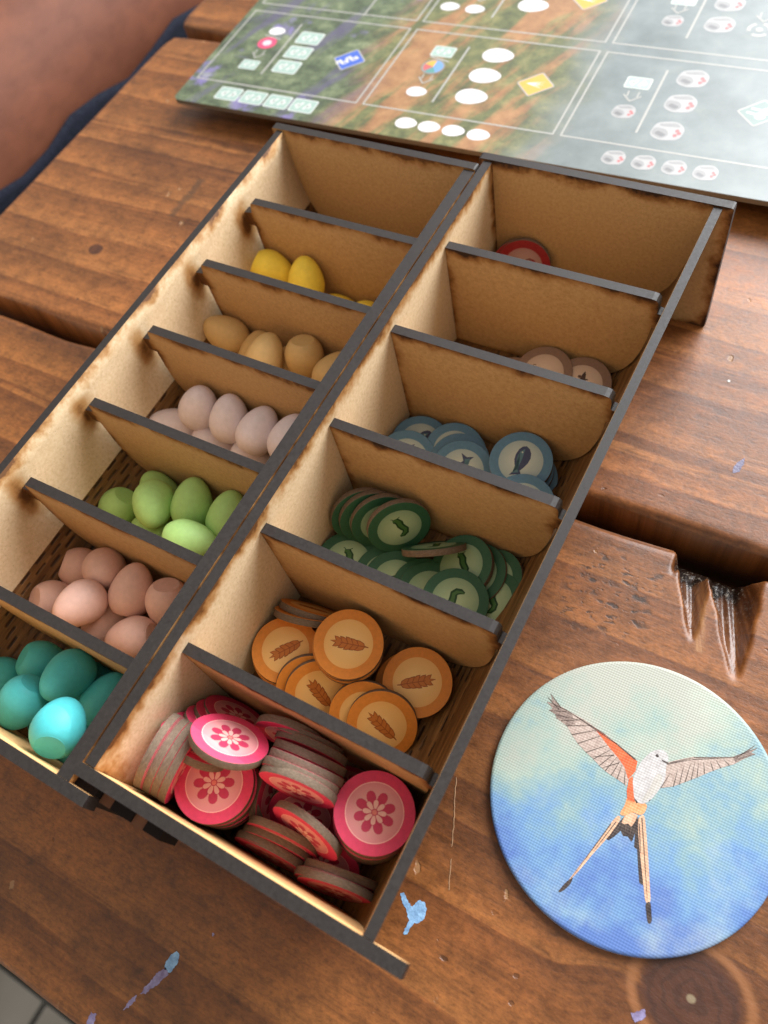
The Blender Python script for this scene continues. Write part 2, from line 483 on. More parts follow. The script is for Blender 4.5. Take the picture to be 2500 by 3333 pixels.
# the long pale scratch beside the right tray, a raised torn fibre
FIB = plain('torn_fibre', (.30, .165, .078), .6)
sp = [(65.4, 61.5), (67.4, 56.5), (69.9, 50.6), (71.6, 46.5)]
for seg in ([(65.4, 61.5), (67.4, 56.3), (69.9, 50.6), (71.8, 45.2)], [(72.9, 42.6), (74.4, 38.6), (75.6, 35.6)]):
    fs = []
    for a_, b_ in zip(seg, seg[1:]):
        for q in range(6): fs.append((a_[0] + (b_[0] - a_[0]) * q / 6 + random.uniform(-.10, .10), a_[1] + (b_[1] - a_[1]) * q / 6))
    seg = fs + [seg[-1]]
    L_ = [(x - .05 - .12 * abs(math.sin(y * 1.9)), y - .04) for x, y in seg]; R_ = [(x + .05 + .12 * abs(math.sin(y * 2.3)), y + .04) for x, y in seg]
    out = L_ + R_[::-1]
    vs_ = [(x, y, -.03) for x, y in out] + [(x, y, .02) for x, y in seg]
    k = len(seg)
    f = []
    for i in range(k - 1):
        f += [(i, i + 1, 2 * k + i + 1, 2 * k + i), (2 * k - 1 - i, 2 * k + i, 2 * k + i + 1, 2 * k - 2 - i)]
    obj('scratch_fibre', mesh('scratch_fibre', vs_, f, [FIB]), pa)
# ------------------------------------------------------------------ laser-cut trays
RIM = 49.57
def mdf(name, u0, u1, v0, v1, amount=1.0, wob=5.0, dark=False, light=1.0, spots=(), lit_cream=False):
    """bare board with scorched borders left by the laser (u,v in mm on the plate)"""
    n = NT(name, .62, .3)
    uv = n.sep(n.uv())
    u = n.math('MULTIPLY', uv[0], 100.0); v = n.math('MULTIPLY', uv[1], 100.0)
    d = n.math('MINIMUM', n.math('MINIMUM', n.math('SUBTRACT', u, u0), n.math('SUBTRACT', u1, u)),
               n.math('MINIMUM', n.math('SUBTRACT', v, v0), n.math('SUBTRACT', v1, v)))
    nz = n.noise(n.world((.085, .085, .085)), 1.0, 5, .62)
    nb = n.noise(n.world((.45, .45, .45)), 1.0, 3, .5)
    d = n.math('ADD', d, n.math('MULTIPLY', n.math('SUBTRACT', nz, .5), wob * 2.4))
    d = n.math('ADD', d, n.math('MULTIPLY', n.math('SUBTRACT', nb, .5), 2.4))
    fib = n.noise(n.world((.9, .9, .9)), 1.0, 5, .7)
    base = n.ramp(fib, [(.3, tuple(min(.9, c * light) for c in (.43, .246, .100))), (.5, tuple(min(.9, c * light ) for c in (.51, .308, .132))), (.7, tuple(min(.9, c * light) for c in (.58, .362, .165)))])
    if lit_cream: base = n.ramp(fib, [(.3, (.56, .405, .235)), (.5, (.66, .495, .305)), (.7, (.72, .565, .37))])  # paler copy of the same board, window light painted into lit walls
    spk = n.rng(n.voro(n.world((.55, .55, .55))), .16, .08)
    base = n.mix(n.math('MULTIPLY', spk, .35), base, (.24, .12, .045, 1))
    for su, sv, sr in spots:
        du = n.math('MULTIPLY', n.math('SUBTRACT', u, su), .42); dv = n.math('SUBTRACT', v, sv)
        q = n.math('SQRT', n.math('ADD', n.math('MULTIPLY', du, du), n.math('MULTIPLY', dv, dv)))
        d = n.math('MINIMUM', d, n.math('ADD', n.math('SUBTRACT', q, sr), n.math('MULTIPLY', n.math('SUBTRACT', nz, .5), 9.0)))
    st = [(.0, (.035, .014, .006)), (.06, (.11, .043, .013)), (.15, (.25, .11, .032)), (.28, (.38, .195, .068)), (.46, (.49, .300, .138))] if dark else [(.0, (.13, .052, .015)), (.05, (.24, .105, .030)), (.13, (.36, .180, .060)), (.26, (.45, .258, .108)), (.42, (.49, .300, .138))]
    burn = n.ramp(n.math('MULTIPLY', d, .1), st)
    m = n.rng(n.math('MULTIPLY', d, .1), .52, .16)
    n.set(Base_Color=n.mix(n.math('MULTIPLY', m, amount), base, burn))
    n.bump(fib, .12, .12)
    return n.m
def char():
    n = NT('charred_edge', .45, .5)
    f = n.noise(n.world((1.2, 1.2, 1.2)), 1.0, 5, .7)
    g = n.noise(n.world((.12, .12, .12)), 1.0, 3)
    n.set(Base_Color=n.mix(g, n.ramp(f, [(.3, (.011, .008, .0075)), (.7, (.021, .016, .0145))]), n.ramp(f, [(.3, (.016, .011, .010)), (.7, (.030, .022, .019))])))
    n.set(Roughness=n.rng(f, .3, .7, .46, .60))
    n.bump(f, .3, .1)
    return n.m
CHAR = char()
def floorm(name, curve0, curve1):
    """thin dark brown sheet with rows of short laser cuts where it bends (u across, v along)"""
    n = NT(name, .5, .4)
    uv = n.sep(n.uv())
    u = n.math('MULTIPLY', uv[0], 100.0); v = n.math('MULTIPLY', uv[1], 100.0)
    g = n.noise(n.comb(n.math('MULTIPLY', u, .5), n.math('MULTIPLY', v, .035), 1.0), 1.0, 6, .62)
    f = n.noise(n.comb(n.math('MULTIPLY', u, 2.2), n.math('MULTIPLY', v, .12), 4.0), 1.0, 4, .6)
    c = n.ramp(g, [(.3, (.075, .032, .010)), (.5, (.19, .092, .030)), (.7, (.31, .165, .060))])
    c = n.mix(1.0, c, n.ramp(f, [(.3, (.7, .7, .7)), (.7, (1.2, 1.2, 1.2))]), 'MULTIPLY')
    col = n.math('DIVIDE', u, 2.3)
    ci = n.math('FLOOR', col); cf = n.math('SUBTRACT', col, ci)
    off = n.math('MULTIPLY', n.math('SINE', n.math('MULTIPLY', ci, 12.9898)), 7.0)
    row = n.math('DIVIDE', n.math('ADD', v, off), 7.5)
    rf = n.math('FRACT', n.math('ADD', row, 40.0))
    slot = n.math('MULTIPLY', n.rng(n.math('ABSOLUTE', n.math('SUBTRACT', cf, .5)), .26, .10),
                  n.rng(n.math('ABSOLUTE', n.math('SUBTRACT', rf, .5)), .36, .24))
    slot = n.math('MULTIPLY', slot, n.math('MULTIPLY', n.rng(u, curve0 - 2, curve0 + 2), n.rng(u, curve1 + 4, curve1 - 4)))
    slot = n.math('MULTIPLY', slot, n.rng(n.noise(n.comb(u, n.math('MULTIPLY', v, .3), 8.0), .3, 3), .35, .55))
    n.set(Base_Color=n.mix(n.math('MULTIPLY', slot, .85), c, (.016, .007, .004, 1)))
    n.bump(n.math('SUBTRACT', n.math('MULTIPLY', g, .4), slot), .5, .4)
    return n.m

def sheet(name, prof, y0, y1, mats, parent, flip, wall_to):
    """bent sheet: inner profile (x,z) swept along y, 2.6 mm thick outward; side slot 1 is the cut edge"""
    n = len(prof); outp = []
    for i in range(n):
        a = Vector(prof[max(0, i - 1)]); b = Vector(prof[min(n - 1, i + 1)])
        t = (b - a).normalized(); nn = Vector((t.y, -t.x)) * (-1 if flip else 1)
        p = Vector(prof[i]) + nn * 2.6
        if i == 0: p.y = prof[0][1]
        outp.append(p)
    s = [0.0]
    for i in range(1, n): s.append(s[-1] + (Vector(prof[i]) - Vector(prof[i - 1])).length)
    ys = frange(y0, y1, 12)
    vs_, uv, f, mi = [], [], [], []
    for y in ys:
        for i in range(n): vs_.append((prof[i][0], y, prof[i][1])); uv.append((s[i] * .01, y * .01))
        for i in range(n): vs_.append((outp[i].x, y, max(.15, outp[i].y))); uv.append((s[i] * .01, y * .01))
    for j in range(len(ys) - 1):
        a = j * 2 * n; b = (j + 1) * 2 * n
        for i in range(n - 1):
            w = 2 if s[i + 1] <= wall_to else 0
            f.append((a + i, a + i + 1, b + i + 1, b + i)); mi.append(w)
            f.append((a + n + i, b + n + i, b + n + i + 1, a + n + i + 1)); mi.append(w)
        f.append((a, b, b + n, a + n)); mi.append(1)
        f.append((a + n - 1, a + 2 * n - 1, b + 2 * n - 1, b + n - 1)); mi.append(1)
    for a in (0, (len(ys) - 1) * 2 * n):
        for i in range(n - 1):
            f.append((a + i, a + n + i, a + n + i + 1, a + i + 1)); mi.append(1)
    me = mesh(name, vs_, f, mats, mi, smooth=False, uv=uv)
    bm = bmesh.new(); bm.from_mesh(me); bmesh.ops.recalc_face_normals(bm, faces=bm.faces); bm.to_mesh(me); bm.free()
    for p in me.polygons: p.use_smooth = p.material_index != 1
    return obj(name, me, parent)

def plate(name, outline, org, U, V, N, t, face, parent):
    v, f, mi, uv = prism(outline, org, U, V, N, t)
    me = mesh(name, v, f, [face, CHAR], mi, uv=uv)
    o = obj(name, me, parent)
    b = o.modifiers.new('soft_edge', 'BEVEL'); b.width = .18 * MM; b.segments = 1; b.limit_method = 'ANGLE'; b.angle_limit = math.radians(60)
    return o

X_, Y_, Z_ = (1, 0, 0), (0, 1, 0), (0, 0, 1)
# --- right tray
tr = empty('token_tray', (0, 0, 0))
tag(tr, 'right-hand brown fibreboard tray with burnt edges, holding round food tokens', 'tray', 'laser-cut compartment trays')
PRW = mdf('board_right_wall', 0, 215, -2, RIM, 1.0, 5.5, lit_cream=True)
plate('inner_wall', [(0, 0), (215.5, 0), (215.5, RIM), (0, RIM)], (-3, 20, 0), Y_, Z_, X_, 3.0, PRW, tr)
PRB = mdf('board_right_back', -5, 77, -1, RIM + .6, 1.0, 4.5, True)
plate('back_panel', rounded([(-4.9, 0), (77.0, 0), (77.0, RIM + .6), (-4.9, RIM + .6)], .8, 2), (0, 235.5, 0), X_, Z_, Y_, 3.0, PRB, tr)
PRF = mdf('board_right_front', -4, 82, -1, RIM + 3, .9, 3.0, light=1.45)  # face colour raised to carry the sunlit strip
plate('front_panel', rounded([(-3.9, 0), (50, 0), (61, 9), (66, 18), (72.0, RIM - 4.2), (81.4, RIM - 4.2), (81.4, RIM), (-3.9, RIM)], .3, 2), (0, 16.9, 0), X_, Z_, Y_, 3.0, PRF, tr)
FR = floorm('bent_sheet_right', 40, 92)
SW = mdf('board_right_rim', -2, 400, -400, 800, 1.0, 3.0)
profR = [(71.3, RIM), (70.2, 44), (69.0, 38), (67.6, 31), (66.3, 25), (64.9, 19.5), (62.8, 14.6), (59.8, 10.2), (56.0, 6.6), (51, 4.2), (45, 3.2), (30, 3.0), (0.1, 3.0)]
sheet('bent_floor_sheet', profR, 20, 235.4, [FR, CHAR, SW], tr, True, 12)
DR = mdf('board_right_divider', -1.5, 69, 1, 45.6, 1.0, 3.6, True)
divR = [(0.1, 3.2), (45, 3.5), (52.5, 5.4), (57.4, 8.4), (61.0, 12.4), (63.4, 17), (65.0, 22), (66.4, 28), (67.3, 34.0), (69.9, 34.6), (70.6, 39.6), (68.1, 40.0), (68.4, 45.2), (.1, 45.2)]
divR = rounded(divR, [0, 2, 2, 2, 2, 2, 2, 2, .3, .3, .3, .4, 2.4, .2], 3)
for i, y in enumerate([199.36, 162.6, 125.84, 89.08, 52.32]):
    d = plate('divider', divR, (0, y, 0), X_, Z_, Y_, 3.0, DR, tr)
TOOTHD = plain('tooth_black', (.010, .006, .006), .8, .2); TOOTHL = plain('tooth_brown', (.16, .068, .034), .7, .3)
# --- left tray
tl = empty('egg_tray', (-7.5, 0, 0))
tag(tl, 'left-hand brown fibreboard tray with burnt edges, holding small coloured eggs', 'tray', 'laser-cut compartment trays')
def lp(x): return x + 7.5
PLW = mdf('board_left_wall', 0, 216, -2, RIM, 1.0, 4.0)
plate('inner_wall', [(0, 0), (215, 0), (215, RIM), (0, RIM)], (lp(-7.5), 14.8, 0), Y_, Z_, X_, 3.9, PLW, tl)
PLB = mdf('board_left_back', -84, -3, -1, RIM + .6, 1.0, 5.0)
plate('back_panel', rounded([(-84.5, 0), (-3.4, 0), (-3.4, RIM + .6), (-84.5, RIM + .6)], .8, 2), (lp(0), 229.8, 0), X_, Z_, Y_, 3.0, PLB, tl)
PLF = mdf('board_left_front', -92, 22, -1, RIM + 3, .9, 3.0, light=1.45)  # brighter board colour stands in for sun on this face
fo = [(-88, 0), (-3.6, 0), (-3.6, RIM - 6), (2.7, RIM - 6), (2.7, RIM), (-88, RIM)]
bv_, bf_, bm_, bu_ = prism([(-3.55, RIM - 14), (2.7, RIM - 14), (2.7, RIM - 2.2), (-3.55, RIM - 2.2)], (lp(0), 15.0, 0), X_, Z_, Y_, 1.85)
obj('gap_filler', mesh('gap_filler', bv_, bf_, [TOOTHD]), tl)  # added dark filler closing the bright hole between the tray fronts
for a_, b_, dk in ((2.8, 6.4, 0), (6.4, 12.6, 1), (12.6, 16.2, 0), (16.2, 21.0, 1)):
    tv_, tf_, tm_, tu_ = prism([(a_ + .05, RIM - 14), (b_ - .05, RIM - 14), (b_ - .05, RIM - 4.6 - .5 * (1 - dk)), (a_ + .05, RIM - 4.6 - .5 * (1 - dk))], (lp(0), 14.3, 0), X_, Z_, Y_, 2.5)
    obj('joint_tooth', mesh('joint_tooth', tv_, tf_, [TOOTHD if dk else TOOTHL]), tl)
plate('front_panel', fo, (lp(0), 12.0, 0), X_, Z_, Y_, 2.9, PLF, tl)
FL = floorm('bent_sheet_left', 26, 64)
SL = mdf('board_left_rim', -1, 400, -400, 800, 1.0, 6.0, lit_cream=True, spots=[(12, yy - 1.0, .6) for yy in [197.38, 166.46, 135.55, 104.63, 73.71, 42.8]])
profL = [(lp(x), z) for x, z in [(-79.6, RIM), (-79.4, 44), (-79.0, 38), (-78.5, 31), (-77.6, 25), (-76.4, 19.5), (-74.6, 14.8), (-71.6, 10.4), (-67.6, 6.8), (-62.6, 4.4), (-56, 3.2), (-40, 3.0), (-7.6, 3.0)]]
sheet('bent_floor_sheet', profL, 15, 229.7, [FL, CHAR, SL], tl, False, 31)
DL = mdf('board_left_divider', -76, -6, 2, 45.2, 1.0, 4.0)
divL = [(-7.6, 3.2), (-7.6, 45.2), (-74.6, 45.2), (-75.4, 41), (-79.0, 40.4), (-78.8, 35.4), (-75.8, 35), (-76.0, 27), (-75.6, 20), (-73.6, 14.6), (-70.4, 10.2), (-66.2, 6.8), (-61, 4.6), (-54, 3.4)]
divL = rounded(divL, [0, .2, .8, .4, .3, .3, .4, 2, 2, 2, 2, 2, 2, 2], 3)
for y in [197.38, 166.46, 135.55, 104.63, 73.71, 42.8]:
    plate('divider', divL, (lp(0), y, 0), X_, Z_, Y_, 3.0, DL, tl)
# ------------------------------------------------------------------ eggs
def eggmat(name, col):
    n = NT(name, .56, .35)
    f = n.noise(n.obj((.6, .6, .6)), 1.0, 4)
    lo = tuple(c * .94 for c in col); hi = tuple(min(1, c * 1.05) for c in col)
    n.set(Base_Color=n.ramp(f, [(.3, lo), (.7, hi)]))
    n.bump(n.noise(n.obj((2.5, 2.5, 2.5)), 1.0, 3), .05, .1)
    return n.m
EGG = {'yellow': (.92, .70, .08), 'tan': (.62, .41, .17), 'mauve': (.78, .69, .73), 'green': (.41, .67, .22), 'pink': (.74, .47, .39), 'teal': (.065, .46, .49)}
def eggmesh(mat):
    # revolve: blunt end at -z with a small sanded flat, tip at +z
    L0, L1, R0 = -6.8, 9.1, 6.65
    prof = [(0, L0), (3.8, L0), (3.8, L0 + .005), (4.02, L0 + .10)]
    for k in range(2, 24):
        t = k / 24
        z = L0 + .10 + (L1 - L0 - .10) * (1 - math.cos(math.pi * t)) / 2
        if z < -1.0:
            q = (z + 1.0) / 7.25; r = R0 * math.sqrt(max(0, 1 - q * q))
        else:
            q = (z + 1.0) / (L1 + 1.0); r = R0 * math.sqrt(max(0, 1 - q * q)) * (1 - .10 * q)
        prof.append((r, z))
    prof.append((0, L1))
    seg = 40
    vs_, f = [(0, 0, L0)], []
    rings = []
    for r, z in prof[1:-1]:
        rings.append(len(vs_))
        for i in range(seg):
            a = 2 * math.pi * i / seg; vs_.append((r * math.cos(a), r * math.sin(a), z))
    vs_.append((0, 0, L1)); top = len(vs_) - 1
    for i in range(seg):
        j = (i + 1) % seg
        f.append((0, rings[0] + j, rings[0] + i))
        for a, b in zip(rings, rings[1:]): f.append((a + i, a + j, b + j, b + i))
        f.append((rings[-1] + i, rings[-1] + j, top))
    me = mesh('egg', vs_, f, [mat], smooth=True)
    for p in me.polygons:
        if len(p.vertices) == 3 and 0 in p.vertices: p.use_smooth = False
        if max(vs_[i][2] for i in p.vertices) < L0 + .02: p.use_smooth = False
    return me
EM = {k: eggmesh(eggmat('egg_' + k, c)) for k, c in EGG.items()}
EGGS = [
 ('yellow', (-69.29, 191.07, 21.96), (0.863, 0.15, -0.483), 'yellow egg lying on its side nearest the left wall'),
 ('yellow', (-53.95, 190.47, 21.59), (-0.146, 0.466, 0.873), 'yellow egg standing with its tip up beside the lying one'),
 ('yellow', (-43.59, 190.34, 9.61), (0.862, 0.431, -0.268), 'yellow egg barely showing over the divider in the middle'),
 ('yellow', (-29.18, 189.6, 11.53), (0.894, 0.267, -0.36), 'yellow egg barely showing over the divider by the right wall'),
 ('tan', (-69.66, 160.08, 19.49), (-0.749, -0.184, 0.637), 'tan egg lying with its tip to the left wall'),
 ('tan', (-57.37, 158.57, 14.89), (-0.078, 0.817, 0.572), 'tan egg sunk behind another next to the leftmost one'),
 ('tan', (-48.36, 153.79, 22.53), (0.089, 0.761, 0.642), 'tan egg with only its dome showing over the divider'),
 ('tan', (-35.96, 159.74, 21.37), (0.018, -0.322, -0.946), 'tan egg with its flat base turned up'),
 ('tan', (-23.41, 158.23, 20.15), (0.411, 0.863, 0.293), 'tan egg half hidden by the right wall'),
 ('tan', (-45.11, 160.16, 11.65), (0.762, -0.142, -0.632), 'tan egg just peeping out behind the flat-based one'),
 ('mauve', (-59.79, 128.51, 20.66), (0.326, 0.358, 0.875), 'mauve egg at the back left of the mauve heap'),
 ('mauve', (-46.9, 128.46, 20.59), (0.015, 0.56, 0.828), 'mauve egg standing tip up in the middle at the back'),
 ('mauve', (-34.32, 127.43, 21.74), (0.224, 0.794, 0.565), 'mauve egg leaning tip up to the right'),
 ('mauve', (-21.66, 127.93, 23.26), (0.223, 0.722, 0.655), 'mauve egg cut off by the right wall'),
 ('mauve', (-69.5, 122.31, 12.77), (-0.785, -0.404, 0.469), 'mauve egg lying flat, leftmost in its heap'),
 ('mauve', (-54.74, 122.46, 9.91), (0.865, 0.314, -0.392), 'mauve egg low behind the divider in the middle'),
 ('mauve', (-38.46, 122.61, 9.98), (0.896, 0.171, -0.409), 'mauve egg low behind the divider by the right wall'),
 ('green', (-69.78, 87.83, 10.54), (-0.403, -0.639, -0.655), 'green egg with its flat base up, leftmost in its heap'),
 ('green', (-51.71, 91.74, 20.87), (0.58, -0.801, 0.146), 'round-looking green egg second from the left'),
 ('green', (-58.47, 97.96, 11.3), (-0.655, 0.411, 0.634), 'green egg peeping from behind the round-looking one'),
 ('green', (-40.33, 96.63, 19.46), (-0.14, 0.776, 0.614), 'green egg standing tip up in the middle'),
 ('green', (-25.97, 96.93, 20.58), (-0.044, 0.788, 0.615), 'green egg half cut off by the right wall'),
 ('green', (-31.59, 84.34, 23.66), (0.876, 0.406, -0.262), 'green egg lying lengthwise on top at the front divider'),
 ('green', (-53.08, 85.81, 9.95), (0.737, 0.548, -0.396), 'green egg lowest of its heap under the front ones'),
 ('green', (-29.67, 88.48, 10.65), (-0.856, -0.181, 0.485), 'green egg showing a sliver between divider and right wall'),
 ('pink', (-54.87, 67.04, 17.29), (0.68, -0.347, 0.645), 'pink egg seen end-on, rearmost on top of its heap'),
 ('pink', (-66.77, 65.54, 10.33), (0.774, 0.273, -0.571), 'pink egg tucked behind the end-on one'),
 ('pink', (-50.57, 54.21, 22.47), (-0.074, -0.87, 0.488), 'large-looking pink egg at the left front of its heap'),
 ('pink', (-41.27, 64.54, 18.09), (-0.115, 0.889, 0.444), 'pink egg standing tip up in the middle of its heap'),
 ('pink', (-28.89, 66.41, 17.2), (0.081, -0.544, -0.835), 'pink egg with its flat base up against the right wall'),
 ('pink', (-67.51, 52.48, 11.18), (0.387, 0.439, -0.811), 'pink egg with its flat base turned to the left wall'),
 ('pink', (-48.66, 54.58, 9.5), (-0.194, -0.98, 0.036), 'pink egg lying low between the two front ones'),
 ('pink', (-32.76, 52.94, 16.24), (-0.862, -0.476, -0.176), 'pink egg at the front with its flat base facing right'),
 ('teal', (-55.4, 34.71, 13.34), (0.608, 0.15, -0.78), 'teal egg rearmost with its flat base to the left'),
 ('teal', (-47.1, 23.2, 22.57), (-0.305, -0.836, -0.457), 'teal egg with its flat base turned up to the right'),
 ('teal', (-39.04, 35.25, 23.19), (0.036, -0.88, 0.474), 'teal egg lying tip forward in the middle of its heap'),
 ('teal', (-21.9, 23.12, 38.0), (-0.495, 0.713, -0.496), 'teal egg on top with a bright sunlit patch'),
 ('teal', (-28.68, 34.07, 16.34), (0.12, 0.96, 0.254), 'teal egg against the right wall'),
 ('teal', (-67.59, 24.48, 11.37), (-0.56, -0.683, 0.469), 'teal egg cut off by the left edge of the picture'),
 ('teal', (-44.1, 22.27, 9.77), (0.61, -0.696, -0.379), 'teal egg underneath the sunlit one'),
 ('teal', (-40.32, 36.52, 10.07), (0.791, 0.329, -0.516), 'teal egg in deep shadow at the back right'),
 ('teal', (-30.42, 21.23, 11.93), (0.826, -0.237, -0.511), 'teal egg glimpsed in the front right corner'),
]
for col, c, ax, lb in EGGS:
    o = obj('egg', EM[col])
    o.location = Vector(c) * MM
    o.rotation_mode = 'QUATERNION'
    q = Vector(ax).to_track_quat('Z', 'Y')
    o.rotation_quaternion = q
    tag(o, lb, 'egg', col + ' eggs in the left tray')

# ------------------------------------------------------------------ food tokens
DIA, TH = 19.3, 2.05
n = NT('token_card', .85, .2)
f = n.noise(n.obj((1.2, 1.2, 4.0)), 1.0, 4, .7)
n.set(Base_Color=n.ramp(f, [(.3, (.12, .085, .060)), (.55, (.185, .135, .097)), (.75, (.26, .195, .145))]))
n.bump(f, .4, .15)
CARD = n.m
TC = {  # ring, centre, centre edge, print dark, print light
 'flower': ((.68, .050, .125), (.80, .42, .38), (.70, .25, .27), (.52, .03, .08), (.92, .56, .47)),
 'leaf':   ((.66, .235, .032), (.86, .56, .22), (.78, .44, .14), (.30, .075, .012), (.52, .17, .03)),
 'worm':   ((.028, .105, .052), (.42, .55, .33), (.23, .35, .21), (.012, .055, .014), (.06, .16, .04)),
 'fish':   ((.105, .225, .345), (.60, .66, .58), (.38, .47, .46), (.06, .075, .15), (.11, .22, .27)),
 'mouse':  ((.235, .140, .095), (.68, .52, .40), (.50, .36, .27), (.065, .033, .022), (.12, .065, .045)),
 'cherry': ((.30, .014, .018), (.52, .33, .28), (.40, .20, .18), (.16, .008, .010), (.30, .03, .03)),
}
def paper(name, col, rough=.5):
    n = NT(name, rough, .35)
    f = n.noise(n.obj((.7, .7, .7)), 1.0, 5, .6)
    n.set(Base_Color=n.ramp(f, [(.3, tuple(c * .9 for c in col)), (.7, tuple(min(1, c * 1.07) for c in col))]))
    w = n.sep(n.obj((1, 1, 1)))
    lin = n.math('ADD', n.math('SINE', n.math('MULTIPLY', w[0], 13.0)), n.math('SINE', n.math('MULTIPLY', w[1], 13.0)))
    n.bump(lin, .08, .05)
    return n.m
def glow(name, a, b):
    n = NT(name, .5, .35)
    w = n.sep(n.obj((1, 1, 1)))
    d = n.math('SQRT', n.math('ADD', n.math('MULTIPLY', w[0], w[0]), n.math('MULTIPLY', w[1], w[1])))
    d = n.math('ADD', d, n.math('MULTIPLY', n.math('SUBTRACT', n.noise(n.obj((.4, .4, .4)), 1.0, 3), .5), 1.6))
    n.set(Base_Color=n.ramp(n.math('DIVIDE', d, 6.8), [(.25, a), (1.0, b)]))
    return n.m
RIN = 6.75
def discmesh(kind):
    ring, ca, cb, dk, lt = TC[kind]
    mats = [CARD, paper('token_ring_' + kind, ring), glow('token_centre_' + kind, ca, cb), paper('token_line_' + kind, tuple(min(1, c * 1.15) for c in ca))]
    seg = 56; R = DIA / 2; vs_, f, mi = [], [], []
    prof = [(RIN, 0), (RIN + .22, 0), (R - .14, 0), (R - .05, -.05), (R, -.16), (R, -TH + .16), (R - .05, -TH + .05), (R - .14, -TH), (RIN, -TH)]
    mt = [3 if kind in ('flower',) else 1, 1, 1, 0, 0, 0, 1, 1]
    for r, z in prof:
        for i in range(seg):
            a = 2 * math.pi * i / seg; vs_.append((r * math.cos(a), r * math.sin(a), z))
    for k in range(len(prof) - 1):
        for i in range(seg):
            j = (i + 1) % seg
            f.append((k * seg + i, (k + 1) * seg + i, (k + 1) * seg + j, k * seg + j)); mi.append(mt[k])
    f.append(list(range(seg))); mi.append(2)
    b = (len(prof) - 1) * seg
    f.append([b + i for i in range(seg)][::-1]); mi.append(2)
    me = mesh('food_token', vs_, f, mats, mi)
    for p in me.polygons: p.use_smooth = p.material_index == 0
    return me
DM = {k: discmesh(k) for k in TC}

def flatmesh(name, polys, mats):
    """several flat polygons [(outline, material index, z)] as one emblem mesh"""
    vs_, f, mi = [], [], []
    for out, m, z in polys:
        a = sum(out[i - 1][0] * out[i][1] - out[i][0] * out[i - 1][1] for i in range(len(out)))
        idx = list(range(len(vs_), len(vs_) + len(out)))
        if a < 0: idx.reverse()
        vs_ += [(x, y, z) for x, y in out]; f.append(idx); mi.append(m)
    return mesh(name, vs_, f, mats, mi)
def petal(r0, r1, w, ang, n=14):
    o = []
    for i in range(n):
        t = 2 * math.pi * i / n
        u = (1 - math.cos(t)) / 2; y = r0 + (r1 - r0) * u
        x = w * math.sin(t) * (.55 + .65 * u)
        o.append((x * math.cos(ang) - y * math.sin(ang), x * math.sin(ang) + y * math.cos(ang)))
    return o
def thick(path, w):
    L, R_ = [], []
    for i, p in enumerate(path):
        a = Vector(path[max(0, i - 1)]); b = Vector(path[min(len(path) - 1, i + 1)]); d = (b - a).normalized()
        ww = w[i] if isinstance(w, list) else w
        L.append((p[0] - d.y * ww, p[1] + d.x * ww)); R_.append((p[0] + d.y * ww, p[1] - d.x * ww))
    return L + R_[::-1]
